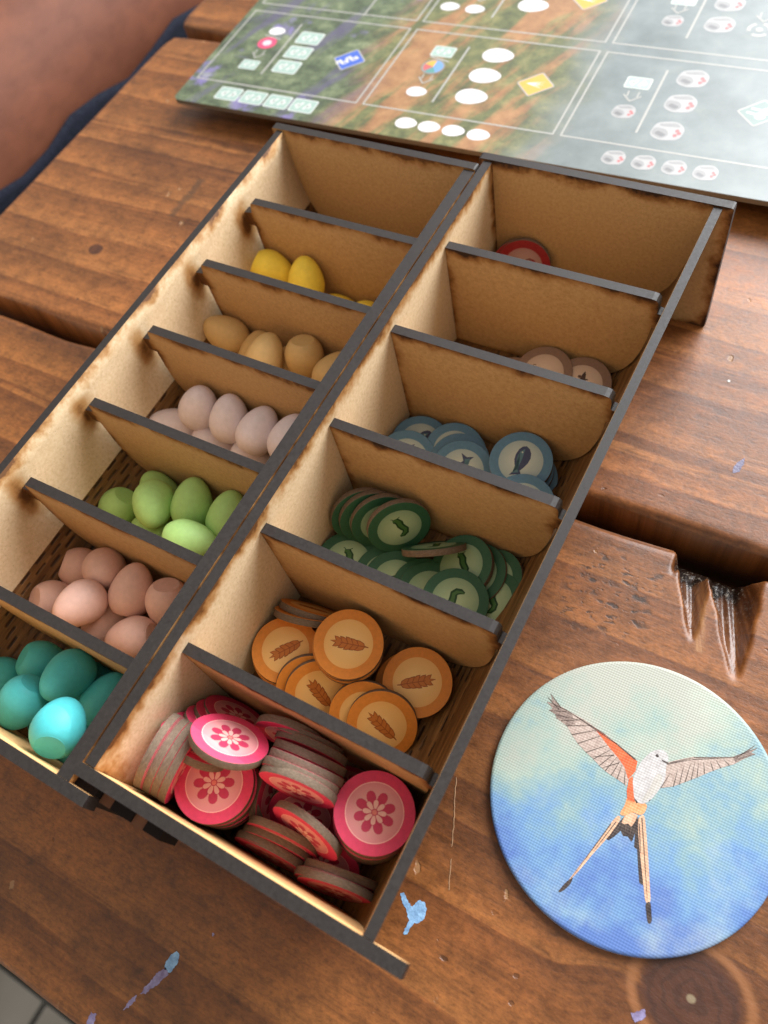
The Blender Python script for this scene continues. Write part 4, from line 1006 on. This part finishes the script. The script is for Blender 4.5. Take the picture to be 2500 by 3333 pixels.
BIRD = {
 'left_wing': [(-1.89, 8.98), (-3.49, 9.25), (-8.13, 11.01), (-13.49, 12.3), (-17.99, 13.21), (-21.9, 13.55), (-24.93, 13.89), (-28.73, 13.52), (-26.73, 12.35), (-27.47, 11.54), (-25.39, 11.19), (-24.86, 10.41), (-21.59, 9.68), (-19.47, 8.06), (-17.21, 6.55), (-14.46, 5.32), (-12.12, 4.55), (-10.15, 3.62), (-8.33, 3.05), (-6.59, 2.66), (-4.93, 2.45), (-2.82, 2.06), (-2.29, 1.71), (-2.33, 5.0), (-1.49, 6.46)],
 'left_tip': [(-21.9, 13.55), (-24.81, 13.59), (-27.32, 14.8), (-28.84, 16.05), (-27.52, 14.24), (-29.19, 14.82), (-26.69, 13.28), (-28.88, 13.36), (-26.6, 12.55), (-27.47, 11.54), (-25.39, 11.19), (-24.83, 10.34), (-23.46, 10.33), (-21.59, 9.68), (-19.64, 11.07)],
 'left_cov': [(-1.89, 8.98), (-3.49, 9.25), (-8.13, 11.01), (-12.55, 11.97), (-15.17, 12.37), (-13.07, 11.2), (-9.42, 9.09), (-6.44, 7.57), (-4.31, 6.1), (-2.44, 3.7), (-1.83, 5.24), (-1.49, 6.46)],
 'right_wing': [(4.76, 11.86), (6.68, 13.57), (10.03, 16.14), (14.94, 18.49), (18.8, 20.48), (21.11, 22.66), (23.61, 25.44), (22.13, 22.96), (23.59, 23.6), (21.51, 21.32), (19.67, 18.84), (17.05, 16.51), (14.81, 14.16), (12.63, 11.64), (10.39, 9.3), (8.16, 6.95), (5.52, 5.22), (5.65, 8.15), (5.21, 10.0)],
 'right_tip': [(18.8, 20.48), (21.05, 22.84), (22.93, 25.86), (21.93, 23.61), (23.61, 25.44), (22.52, 23.49), (23.59, 23.6), (21.75, 21.73), (19.88, 19.36)],
 'body': [(0.62, 13.18), (2.13, 14.44), (3.67, 14.48), (4.7, 13.51), (5.03, 12.2), (4.9, 10.68), (5.82, 8.24), (5.56, 5.65), (4.92, 3.09), (4.17, 0.9), (3.1, -0.37), (1.92, -0.84), (0.52, -0.14), (-0.27, 1.49), (-1.45, 4.19), (-1.46, 5.84), (-1.23, 8.47), (-0.54, 10.91)],
 'flank': [(-1.7, 4.89), (-2.27, 3.78), (-1.75, 0.75), (-0.83, -1.23), (1.05, -1.08), (0.39, 0.2), (-0.4, 1.84)],
 'belly': [(-1.24, -0.62), (-0.88, -2.66), (-1.53, -5.6), (0.22, -5.11), (1.14, -3.45), (3.06, -3.47), (4.07, -2.56), (4.03, 0.22), (1.92, -0.84), (0.48, -0.57)],
 'tail_l': [(-1.53, -5.6), (-2.32, -7.6), (-3.06, -10.75), (-3.92, -14.52), (-5.17, -19.22), (-6.3, -23.62), (-6.97, -26.23), (-6.33, -24.96), (-5.05, -21.45), (-3.75, -16.94), (-2.05, -12.38), (-0.98, -8.1), (-0.63, -6.14)],
 'tail_l_tip': [(-6.4, -24.8), (-7.19, -26.16), (-7.7, -27.74), (-8.15, -29.17), (-7.48, -28.93), (-6.72, -27.79), (-6.05, -26.13), (-5.98, -24.4)],
 'tail_r': [(3.02, -3.89), (4.07, -2.56), (5.52, -5.57), (7.23, -9.35), (9.25, -14.01), (11.02, -18.29), (12.29, -21.27), (11.14, -21.88), (9.62, -18.66), (7.7, -14.82), (5.5, -10.24), (3.76, -6.47)],
 'tail_r_tip': [(11.08, -21.73), (12.13, -20.82), (13.06, -23.04), (13.82, -24.78), (13.61, -25.6), (12.99, -25.58), (11.97, -23.61)],
 'tail_dark_r': [(2.78, -4.8), (3.24, -3.97), (5.81, -10.08), (7.92, -14.7), (9.51, -18.34), (8.36, -18.21), (6.98, -15.19), (5.32, -11.3), (4.51, -11.14), (3.6, -8.12)],
 'tail_fan': [(-0.51, -6.48), (0.09, -4.78), (1.26, -3.78), (2.92, -4.14), (3.52, -7.38), (3.66, -9.84), (3.43, -10.23), (2.29, -9.49), (1.23, -9.92), (0.29, -9.03), (-0.63, -11.07), (-1.61, -12.54), (-2.11, -12.42), (-1.57, -9.59)],
 'tail_cov': [(-0.11, -5.28), (1.2, -3.62), (2.74, -3.63), (2.64, -5.47), (2.23, -6.94), (1.32, -6.54), (0.57, -7.11), (-0.19, -7.11)],
 'beak': [(3.34, 12.08), (5.07, 12.1), (5.64, 11.88), (4.66, 11.6), (3.65, 11.73)],
 'eye': [(1.56, 12.38), (1.73, 12.8), (2.08, 12.89), (2.53, 12.6), (2.45, 12.18), (1.98, 12.08)],
 'breast_shade': [(3.32, 8.23), (4.76, 8.53), (5.44, 6.0), (4.54, 3.1), (3.2, 0.4), (2.23, -0.09), (3.0, 3.14)],
 'foot_a': [(0.64, -0.28), (1.04, -0.2), (1.77, -0.72), (1.44, -1.09)],
 'foot_b': [(3.79, 0.9), (4.29, 1.44), (4.21, 1.0)],
 '_lines': [((-23.46, 10.33), (-17.99, 13.21)), ((-21.59, 9.68), (-15.66, 12.57)), ((-19.47, 8.06), (-14.19, 11.96)), ((-17.21, 6.55), (-12.31, 11.35)), ((-14.46, 5.32), (-10.03, 9.65)), ((-12.12, 4.55), (-8.94, 8.89)), ((-10.15, 3.62), (-7.86, 8.15)), ((-8.33, 3.05), (-6.91, 7.76)), ((-6.59, 2.66), (-5.84, 7.02)), ((-4.93, 2.45), (-5.07, 6.56)), ((-2.82, 2.06), (-3.88, 5.47)), ((-25.39, 11.19), (-19.39, 12.53)), ((5.52, 5.22), (6.43, 9.78)), ((8.16, 6.95), (7.77, 11.48)), ((9.31, 8.02), (8.84, 12.84)), ((10.39, 9.3), (10.13, 14.11)), ((11.51, 10.47), (11.01, 14.88)), ((12.63, 11.64), (11.8, 15.35)), ((13.96, 13.33), (12.88, 16.1)), ((15.67, 15.0), (14.31, 16.93)), ((17.05, 16.51), (15.53, 17.82)), ((18.82, 18.01), (17.07, 18.88)), ((4.89, 11.5), (10.24, 15.5)), ((10.24, 15.5), (19.18, 20.46)), ((-8.06, 10.83), (-21.83, 13.36)), ((-2.26, 9.13), (-8.1, 10.94)), ((-2.39, -8.43), (-6.4, -24.8)), ((-1.48, -7.57), (-3.87, -16.62)), ((3.82, -3.68), (11.38, -21.03)), ((3.72, -5.31), (6.4, -11.7)), ((1.08, -7.45), (1.49, -9.59)), ((2.32, -7.21), (2.73, -9.35)), ((-0.33, -7.77), (-1.27, -11.4)), ((-2.65, 9.11), (-11.69, 11.87)), ((-11.69, 11.87), (-23.19, 13.6)), ((-23.19, 13.6), (-28.73, 13.52)), ((-24.81, 13.59), (-28.84, 16.05)), ((-25.05, 12.93), (-29.19, 14.82)), ((-23.04, 13.22), (-27.43, 11.46)), ((5.59, 12.27), (10.42, 16.13)), ((10.42, 16.13), (19.15, 20.57)), ((19.15, 20.57), (23.61, 25.44)), ((19.82, 20.78), (22.93, 25.86)), ((20.25, 20.58), (23.59, 23.6)), ((-7.72, 7.79), (-12.67, 4.91)), ((-5.87, 6.58), (-9.27, 3.42))]}
bird = empty('bird_picture', (0, 0, 0), parent=ct)
order = [('tail_fan', 'dark'), ('tail_dark_r', 'dark'), ('tail_l', 'tail'), ('tail_l_tip', 'dark'), ('tail_r', 'tail'), ('tail_r_tip', 'dark'), ('tail_cov', 'tail'),
         ('left_wing', 'wing'), ('left_tip', 'tip'), ('left_cov', 'red'), ('right_wing', 'wing'), ('right_tip', 'tip'), ('belly', 'orange'), ('flank', 'red'), ('body', 'white'), ('breast_shade', 'grey'),
         ('beak', 'dark'), ('eye', 'dark'), ('foot_a', 'dark'), ('foot_b', 'dark')]
NMS = {'tail_fan': 'tail_feathers', 'tail_dark_r': 'tail_feather', 'tail_l': 'tail_streamer', 'tail_r': 'tail_streamer', 'tail_l_tip': 'tail_tip', 'tail_r_tip': 'tail_tip', 'tail_cov': 'tail_coverts', 'left_wing': 'wing', 'right_wing': 'wing', 'left_tip': 'wing_tip', 'right_tip': 'wing_tip', 'left_cov': 'wing_lining', 'belly': 'belly', 'flank': 'flank', 'body': 'breast', 'breast_shade': 'breast_shade', 'beak': 'beak', 'eye': 'eye', 'foot_a': 'foot', 'foot_b': 'foot'}
def smooth2(pts, it=1):
    for _ in range(it):
        o = []
        for i in range(len(pts)):
            a = pts[i]; b = pts[(i + 1) % len(pts)]
            o += [(a[0] * .75 + b[0] * .25, a[1] * .75 + b[1] * .25), (a[0] * .25 + b[0] * .75, a[1] * .25 + b[1] * .75)]
        pts = o
    return pts
z_ = 2.215
for k, mname in order:
    pts = BIRD[k]
    if k in ('body', 'belly', 'eye', 'tail_l', 'tail_r', 'breast_shade', 'tail_l_tip', 'tail_r_tip'): pts = smooth2(pts, 2)
    vv = [(x, y, z_) for x, y in pts]
    a = sum(pts[i - 1][0] * pts[i][1] - pts[i][0] * pts[i - 1][1] for i in range(len(pts)))
    idx = list(range(len(vv)))
    if a < 0: idx.reverse()
    me = mesh(NMS[k], vv, [idx], [BM[mname]])
    bm = bmesh.new(); bm.from_mesh(me); bmesh.ops.triangulate(bm, faces=bm.faces, ngon_method='EAR_CLIP'); bm.to_mesh(me); bm.free()
    obj(NMS[k], me, bird)
    z_ += .004
qv, qf = [], []
for p, q in BIRD['_lines']:
    o = len(qv); P = Vector(p); Q = Vector(q); d = (Q - P).normalized(); nn = Vector((-d.y, d.x))
    for pt, w in ((P, .12), (P * .5 + Q * .5, .09), (Q, .03)):
        a = pt + nn * w; b2 = pt - nn * w
        qv += [(a.x, a.y, z_), (b2.x, b2.y, z_)]
    qf += [(o, o + 1, o + 3, o + 2), (o + 2, o + 3, o + 5, o + 4)]
tag(obj('quills', mesh('quills', qv, qf, [BM['line']]), bird), kind='stuff')

# ------------------------------------------------------------------ game board behind the trays
BROT = math.radians(1.83)
bd = empty('game_board', (-188.9, 281.2, 0), BROT)
tag(bd, 'glossy printed game board with white framed boxes and icons, lying behind the trays', 'board')
BW, BH, BZ = 300, 215, 10.0
def boardprint():
    n = NT('board_print', .43, .7)
    w = n.sep(n.obj((1, 1, 1)))
    x, y = w[0], w[1]
    big = n.noise(n.obj((.012, .012, .012)), 1.0, 4, .6)
    med = n.noise(n.obj((.05, .05, .05)), 1.0, 6, .62)
    leaf = n.noise(n.obj((.10, .10, .10), loc=(3, 7, 1)), 1.0, 6, .72)
    diag = n.noise(n.comb(n.math('MULTIPLY', n.math('SUBTRACT', x, n.math('MULTIPLY', y, .35)), .055), n.math('MULTIPLY', y, .012), 2.0), 1.0, 5, .6)
    xw = n.math('ADD', x, n.math('MULTIPLY', n.math('SUBTRACT', big, .5), 60.0))
    forest = n.ramp(leaf, [(.3, (.016, .026, .014)), (.45, (.055, .085, .035)), (.58, (.13, .17, .08)), (.7, (.26, .30, .17))])
    forest = n.mix(n.math('MULTIPLY', n.rng(diag, .50, .61), .75), forest, (.085, .072, .15, 1))
    forest = n.mix(n.math('MULTIPLY', n.rng(med, .57, .69), .8), forest, (.22, .17, .44, 1))
    spots = n.rng(n.voro(n.obj((.055, .07, .05))), .2, .08)
    forest = n.mix(n.math('MULTIPLY', n.math('MULTIPLY', spots, n.rng(y, 30.0, 4.0)), .85), forest, (.66, .68, .66, 1))
    grass = n.ramp(leaf, [(.3, (.030, .042, .012)), (.48, (.11, .125, .035)), (.62, (.22, .21, .07)), (.75, (.34, .30, .13))])
    grass = n.mix(n.math('MULTIPLY', n.rng(diag, .46, .57), .85), grass, n.ramp(leaf, [(.3, (.27, .10, .03)), (.7, (.52, .25, .10))]))
    water = n.ramp(med, [(.3, (.105, .135, .135)), (.5, (.155, .190, .19)), (.7, (.215, .25, .25))])
    water = n.mix(n.math('MULTIPLY', n.rng(leaf, .55, .7), .35), water, (.24, .27, .22, 1))
    c = n.mix(n.rng(xw, 70.0, 100.0), forest, grass)
    c = n.mix(n.rng(xw, 160.0, 190.0), c, water)
    c = n.mix(.14, c, (.17, .17, .165, 1))  # grey haze of the glare mixed into the print colour
    n.set(Base_Color=c)
    n.bump(n.noise(n.obj((.5, .5, .5)), 1.0, 2), .02, .1)
    return n.m
BP = boardprint()
BEDGE = plain('board_card_edge', (.16, .12, .08), .8)
out = rounded([(0, 0), (BW, 0), (BW, BH), (0, BH)], 4.0, 5)
v, f, mi_, uv = prism(out, (0, 0, BZ - 2.1), X_, Y_, Z_, 2.1)
obj('printed_leaf', mesh('printed_leaf', v, f, [BP, BEDGE], mi_), bd)
v, f, mi_, uv = prism(rounded([(26, 22), (BW - 10, 22), (BW - 10, BH - 8), (26, BH - 8)], 4.0, 4), (0, 0, .3), X_, Y_, Z_, BZ - 2.5)
obj('folded_leaf', mesh('folded_leaf', v, f, [BEDGE, BEDGE], mi_), bd)
def ink(name, col, rough=.43):
    n = NT(name, rough, .7)
    f_ = n.noise(n.obj((.4, .4, .4)), 1.0, 4)
    n.set(Base_Color=n.ramp(f_, [(.3, tuple(c * .93 for c in col)), (.7, col)]))
    return n.m
IW = ink('ink_white', (.72, .69, .70)); IL = ink('ink_line', (.40, .39, .36)); IG = ink('ink_card', (.34, .46, .41)); IGL = ink('ink_card_light', (.58, .62, .58)); IBL = ink('ink_blue', (.06, .13, .50)); IO = ink('ink_orange', (.72, .38, .07)); IPK = ink('ink_pink', (.66, .07, .16))
IGR = ink('ink_grey', (.15, .15, .155)); ILG = ink('ink_pale_grey', (.26, .26, .26)); IR = ink('ink_red', (.50, .12, .12)); IDG = ink('ink_deep_green', (.16, .23, .21)); ITQ = ink('ink_turquoise', (.10, .28, .27)); ISB = ink('ink_sky', (.16, .32, .62))
IDW = ink('ink_die', (.38, .375, .375))
zc = BZ + .03
def frame(x0, y0, x1, y1, w=.75):
    v = [(x0, y0, zc), (x1, y0, zc), (x1, y1, zc), (x0, y1, zc), (x0 + w, y0 + w, zc), (x1 - w, y0 + w, zc), (x1 - w, y1 - w, zc), (x0 + w, y1 - w, zc)]
    obj('frame_line', mesh('frame_line', v, [(0, 1, 5, 4), (1, 2, 6, 5), (2, 3, 7, 6), (3, 0, 4, 7)], [IL]), bd)
for cx in (3.2, 94.4, 185.4):
    for ry, h in ((16.8, 57.0), (79.6, 57.0), (142.4, 57.0)):
        frame(cx, ry, cx + 88.4, ry + h)
def icon(name, polys, mats, x, y, rz=0.0):
    P = [(o, m, zc + .01 + z) for o, m, z in polys]
    o = obj(name, flatmesh(name, P, mats), bd)
    o.location = Vector((x, y, 0)) * MM; o.rotation_euler = (0, 0, rz)
    return o
def card_icon(x, y, s=1.0):
    w, h = 6.6 * s, 4.7 * s
    P = [(rounded([(-w, -h), (w, -h), (w, h), (-w, h)], 1.4 * s, 3), 1, 0), (rounded([(-w * .9, -h * .86), (w * .9, -h * .86), (w * .9, h * .86), (-w * .9, h * .86)], 1.1 * s, 3), 0, .008)]
    for k in (-1, 1):
        P.append(([(k * w * .28 - 1.7 * s, -h * .45), (k * w * .28 - .2 * s, -h * .55), (k * w * .28 + 1.7 * s, h * .45), (k * w * .28 + .2 * s, h * .55)], 1, .016))
    P.append(([(-w * .72, -h * .05), (-w * .5, h * .4), (-w * .28, h * .05), (-w * .5, -h * .3)], 1, .016))
    P.append(([(w * .72, h * .05), (w * .5, -h * .4), (w * .28, -h * .05), (w * .5, h * .3)], 1, .016))
    icon('card_icon', P, [IG, IGL], x, y)
def egg_icon(x, y, s=1.0):
    icon('egg_icon', [(ellipse(7.2 * s, 5.0 * s, 28, egg=.14), 0, 0)], [IW], x, y, math.radians(2))
def die_icon(x, y, s=1.0):
    P = [(rounded([(-6.4 * s, -3.6 * s), (-2.0 * s, -6.3 * s), (5.6 * s, -4.6 * s), (6.4 * s, 2.4 * s), (2.4 * s, 6.2 * s), (-5.4 * s, 4.2 * s)], 2.6 * s, 4), 0, 0),
         (rounded([(-5.8 * s, -2.8 * s), (-1.2 * s, -5.4 * s), (1.2 * s, -2.4 * s), (-.6 * s, .8 * s), (-5.4 * s, 1.2 * s)], 1.6 * s, 3), 1, .008),
         (rounded([(-4.6 * s, 3.4 * s), (-2.6 * s, 2.0 * s), (4.6 * s, 3.0 * s), (2.2 * s, 5.2 * s)], 1.2 * s, 3), 1, .008),
         (rounded([(-4.6 * s, -2.6 * s), (-1.2 * s, -4.0 * s), (.2 * s, -2.4 * s), (-3.6 * s, -.6 * s)], .9 * s, 3), 2, .016),
         (ellipse(.85 * s, 1.0 * s, 10, 3.4 * s, -2.2 * s), 3, .02), (ellipse(.85 * s, 1.0 * s, 10, 4.6 * s, -.7 * s), 3, .02), (ellipse(.85 * s, 1.0 * s, 10, 3.6 * s, .6 * s), 3, .022)]
    icon('die_icon', P, [IDW, ILG, IGR, IR], x, y)
def arrow_icon(x, y, s=1.0):
    P = [(strip((-2.2, 3.2), (-2.0, -.3), .55), 0, 0), (strip((2.2, 3.2), (2.0, -.3), .55), 0, .004), (strip((-3.6, .6), (0, -3.2), .6), 0, .008), (strip((3.6, .6), (0, -3.2), .6), 0, .012)]
    icon('arrow_icon', P, [IL], x, y)
def bar_icon(x, y0, y1, w=.9): icon('bar_line', [(strip((0, y0), (0, y1), w), 0, 0)], [IL], x, 0)
def diamond_icon(x, y, mat, kind):
    r = 7.6
    P = [(rounded([(-r * 1.12, -.4), (-.3, -r * 1.12), (r * 1.12, .4), (.3, r * 1.12)], 1.0, 2), 1, 0), ([(-r, -.4), (-.3, -r), (r, .4), (.3, r)], 0, .008)]
    if kind == 'foot':
        for a in (-.35, 0, .35): P.append(([(-4.2, 0), (-2.8, .5), (4.0 * math.cos(a), 6.5 * math.sin(a)), (-2.8, -.5)], 2, .016 + a * .002))
    elif kind == 'wave':
        for oy in (-2.0, 1.4):
            P.append((thick([(-3.6 + oy, oy - 1.2), (-2.2 + oy, oy + .8), (-.6 + oy, oy - .6), (.8 + oy, oy + 1.2), (2.4 + oy, oy + .2)], .55), 2, .016 + oy * .001))
            P.append((thick([(-3.0 + oy, oy - 2.2), (-1.4 + oy, oy - .6), (.2 + oy, oy - 1.8), (1.8 + oy, oy - .2)], .4), 2, .02 + oy * .001))
    else:
        P += [(ellipse(2.0, 2.0, 14, .6, -1.8), 2, .016), (ellipse(2.0, 2.0, 14, 2.6, 1.4), 2, .018), (strip((-4.6, -.4), (-1.0, -1.2), .9), 2, .016), (strip((-3.4, 2.2), (.8, 1.6), .9), 2, .016)]
    icon('diamond_icon', P, [mat, IL, IW], x, y)
def coin_icon(x, y):
    icon('flower_icon', [(ellipse(5.0, 4.6, 24), 0, 0), (ellipse(2.4, 2.2, 16), 1, .008)], [IPK, ink('ink_rose', (.86, .55, .60))], x, y)
def wheel_icon(x, y):
    P = [(ellipse(5.4, 5.2, 28), 0, 0)]
    for k in range(5):
        a0 = k * 1.2566 + .3; P.append(([(0, 0)] + [(4.6 * math.cos(a0 + t * .3142), 4.4 * math.sin(a0 + t * .3142)) for t in range(5)], k % 4 + 1, .008 + k * .001))
    icon('wheel_icon', P, [ILG, ISB, IO, IR, ITQ], x, y)
# first column
egg_icon(24.8, 59.2, .62); icon('slash_line', [(strip((-5, 1.0), (5, -1.0), .8), 0, 0)], [IL], 25.2, 54.2); coin_icon(24.6, 49.4); arrow_icon(24.8, 40.6); card_icon(24.8, 31.9, .74)
bar_icon(34.8, 26.4, 66.8)
for y in (56.9, 45.4, 34.1): card_icon(44.9, y, 1.0)
for x in (26.9, 40.6, 54.3, 67.9): card_icon(x, 9.6, .96)
diamond_icon(73.0, 45.4, IBL, 'wave')
bar_icon(63.0, 79.0, 130, .8)
# second column
card_icon(114.6, 59.7, .82); icon('slash_line', [(strip((-5, 1.0), (5, -1.0), .8), 0, 0)], [IL], 115.2, 54.2); wheel_icon(114.6, 48.4); arrow_icon(115.0, 39.6); egg_icon(114.9, 30.4, .66)
bar_icon(124.9, 25.2, 65.4)
for y in (61.9, 47.1, 32.4): egg_icon(140.2, y, 1.0)
for x in (119.8, 130.7, 141.9, 153.2): egg_icon(x, 9.6, .69)
diamond_icon(163.9, 46.0, IO, 'foot')
egg_icon(102.6, 93.5, .66); egg_icon(115.4, 93.5, .66); arrow_icon(121.0 - 6, 103.0); egg_icon(141.4, 100.8, 1.0); egg_icon(141.4, 116.0, 1.0); bar_icon(125.9, 88.4, 130); diamond_icon(165.2, 109.4, IO, 'foot')
# third column
card_icon(204.8, 55.6, .80); arrow_icon(205.0, 46.8); die_icon(204.9, 37.0, .75); bar_icon(213.6, 25.4, 66.2)
for y in (62.9, 46.6, 29.3): die_icon(224.8, y, 1.0)
for x in (210.1, 221.8, 233.4, 245.0): die_icon(x, 9.5, .73)
diamond_icon(254.6, 47.2, IDG, 'drop')
die_icon(205.4, 100.0, .72); arrow_icon(205.6, 108.8); card_icon(205.9, 115.6, .8); die_icon(225.0, 100.7, 1.0); die_icon(225.0, 116.4, 1.0); bar_icon(214.4, 88.8, 130)
P = []
for k in range(3):
    a0 = k * 2.094
    P.append((thick([(4.2 * math.cos(a0 + t), 4.2 * math.sin(a0 + t)) for t in [q * .28 for q in range(6)]], .7), 0, k * .003))
P.append((ellipse(1.4, 1.4, 14), 0, .01))
icon('refresh_icon', P, [IL], 241.2, 99.8); arrow_icon(241.4, 108.8)

# ------------------------------------------------------------------ person beyond the table's end
def skin():
    n = NT('skin', .62, .25)
    a = n.noise(n.world((.010, .010, .010)), 1.0, 4, .6)
    b = n.noise(n.world((.10, .05, .10)), 1.0, 5, .65)
    c = n.ramp(a, [(.3, (.135, .044, .022)), (.7, (.20, .070, .036))])
    c = n.mix(1.0, c, n.ramp(b, [(.3, (.80, .76, .74)), (.6, (1.05, 1.03, 1.02))]), 'MULTIPLY')
    pores = n.rng(n.voro(n.world((.10, .045, .10))), .10, .04)
    c = n.mix(n.math('MULTIPLY', pores, .45), c, (.10, .035, .02, 1))
    n.set(Base_Color=c)
    n.bump(b, .15, .6)
    return n.m
def cloth():
    n = NT('navy_cloth', .9, .2)
    w = n.noise(n.world((.6, .6, .6)), 1.0, 4)
    n.set(Base_Color=n.ramp(w, [(.3, (.007, .008, .015)), (.7, (.020, .024, .040))]))
    n.bump(w, .4, .5)
    return n.m
SKIN, NAVY = skin(), cloth()
def tube(path, seg=36, arc=(0, 2 * math.pi), grow=0.0, wave=0.0, squash=1.0):
    """lofted limb: path [(x,y,z,r)]"""
    vs_, f = [], []
    full = arc[1] - arc[0] > 6.2
    cnt = seg if full else seg + 1
    for i, p in enumerate(path):
        a = Vector(path[max(0, i - 1)][:3]); b = Vector(path[min(len(path) - 1, i + 1)][:3]); t = (b - a).normalized()
        side = Vector((1, 0, 0)); side = (side - t * side.dot(t)).normalized(); up = side.cross(t)
        if up.z < 0 and abs(t.y) > .5: up = -up
        for k in range(cnt):
            an = arc[0] + (arc[1] - arc[0]) * k / seg
            if wave: an += wave * math.sin(i * 1.7) * (k / seg)
            r = p[3] + grow + (wave * 22 * math.sin(i * 1.1 + k * .6) if wave else 0)
            q = Vector(p[:3]) + side * math.cos(an) * r + up * math.sin(an) * r * squash
            vs_.append(tuple(q))
    for i in range(len(path) - 1):
        for k in range(cnt if full else cnt - 1):
            j = (k + 1) % cnt
            f.append((i * cnt + k, i * cnt + j, (i + 1) * cnt + j, (i + 1) * cnt + k))
    if full: f += [list(range(cnt))[::-1], [(len(path) - 1) * cnt + k for k in range(cnt)]]
    return vs_, f
def spline(pts, n=6):
    out = []
    for i in range(len(pts) - 1):
        p0 = pts[max(0, i - 1)]; p1 = pts[i]; p2 = pts[i + 1]; p3 = pts[min(len(pts) - 1, i + 2)]
        for k in range(n):
            t = k / n
            out.append(tuple(.5 * (2 * b + (c - a) * t + (2 * a - 5 * b + 4 * c - d) * t * t + (3 * b - a - 3 * c + d) * t ** 3) for a, b, c, d in zip(p0, p1, p2, p3)))
    out.append(pts[-1])
    return out
leg = spline([(-430, 820, -92, 96), (-424, 620, -76, 88), (-416, 430, -62, 80), (-412, 270, -58, 74), (-410, 130, -64, 66), (-408, 50, -86, 60), (-404, 20, -150, 57), (-400, 24, -260, 54), (-396, 30, -400, 44), (-394, 34, -560, 35), (-392, 30, -660, 34), (-390, 0, -700, 30), (-388, -60, -716, 24), (-386, -130, -726, 14)])
person = empty('person', (-410, 120, FZ))
tag(person, 'person sitting beyond the table end, only a bare tanned leg and navy shorts visible', 'person')
def rel(vs_): return [(x + 410, y - 120, z - FZ) for x, y, z in vs_]
v, f = tube(leg, 40)
lo = obj('leg', mesh('leg', rel(v), f, [SKIN], smooth=True), person)
bm = bmesh.new(); bm.from_mesh(lo.data); bmesh.ops.recalc_face_normals(bm, faces=bm.faces); bm.to_mesh(lo.data); bm.free()
sh = [p for p in leg if p[1] > 150 and p[2] > -120]
v, f = tube(sh, 40, arc=(math.radians(-150), math.radians(1.5)), grow=3.5, wave=.05)
so_ = obj('shorts', mesh('shorts', rel(v), f, [NAVY], smooth=True), person)
sd = so_.modifiers.new('thickness', 'SOLIDIFY'); sd.thickness = 1.6 * MM; sd.offset = 1
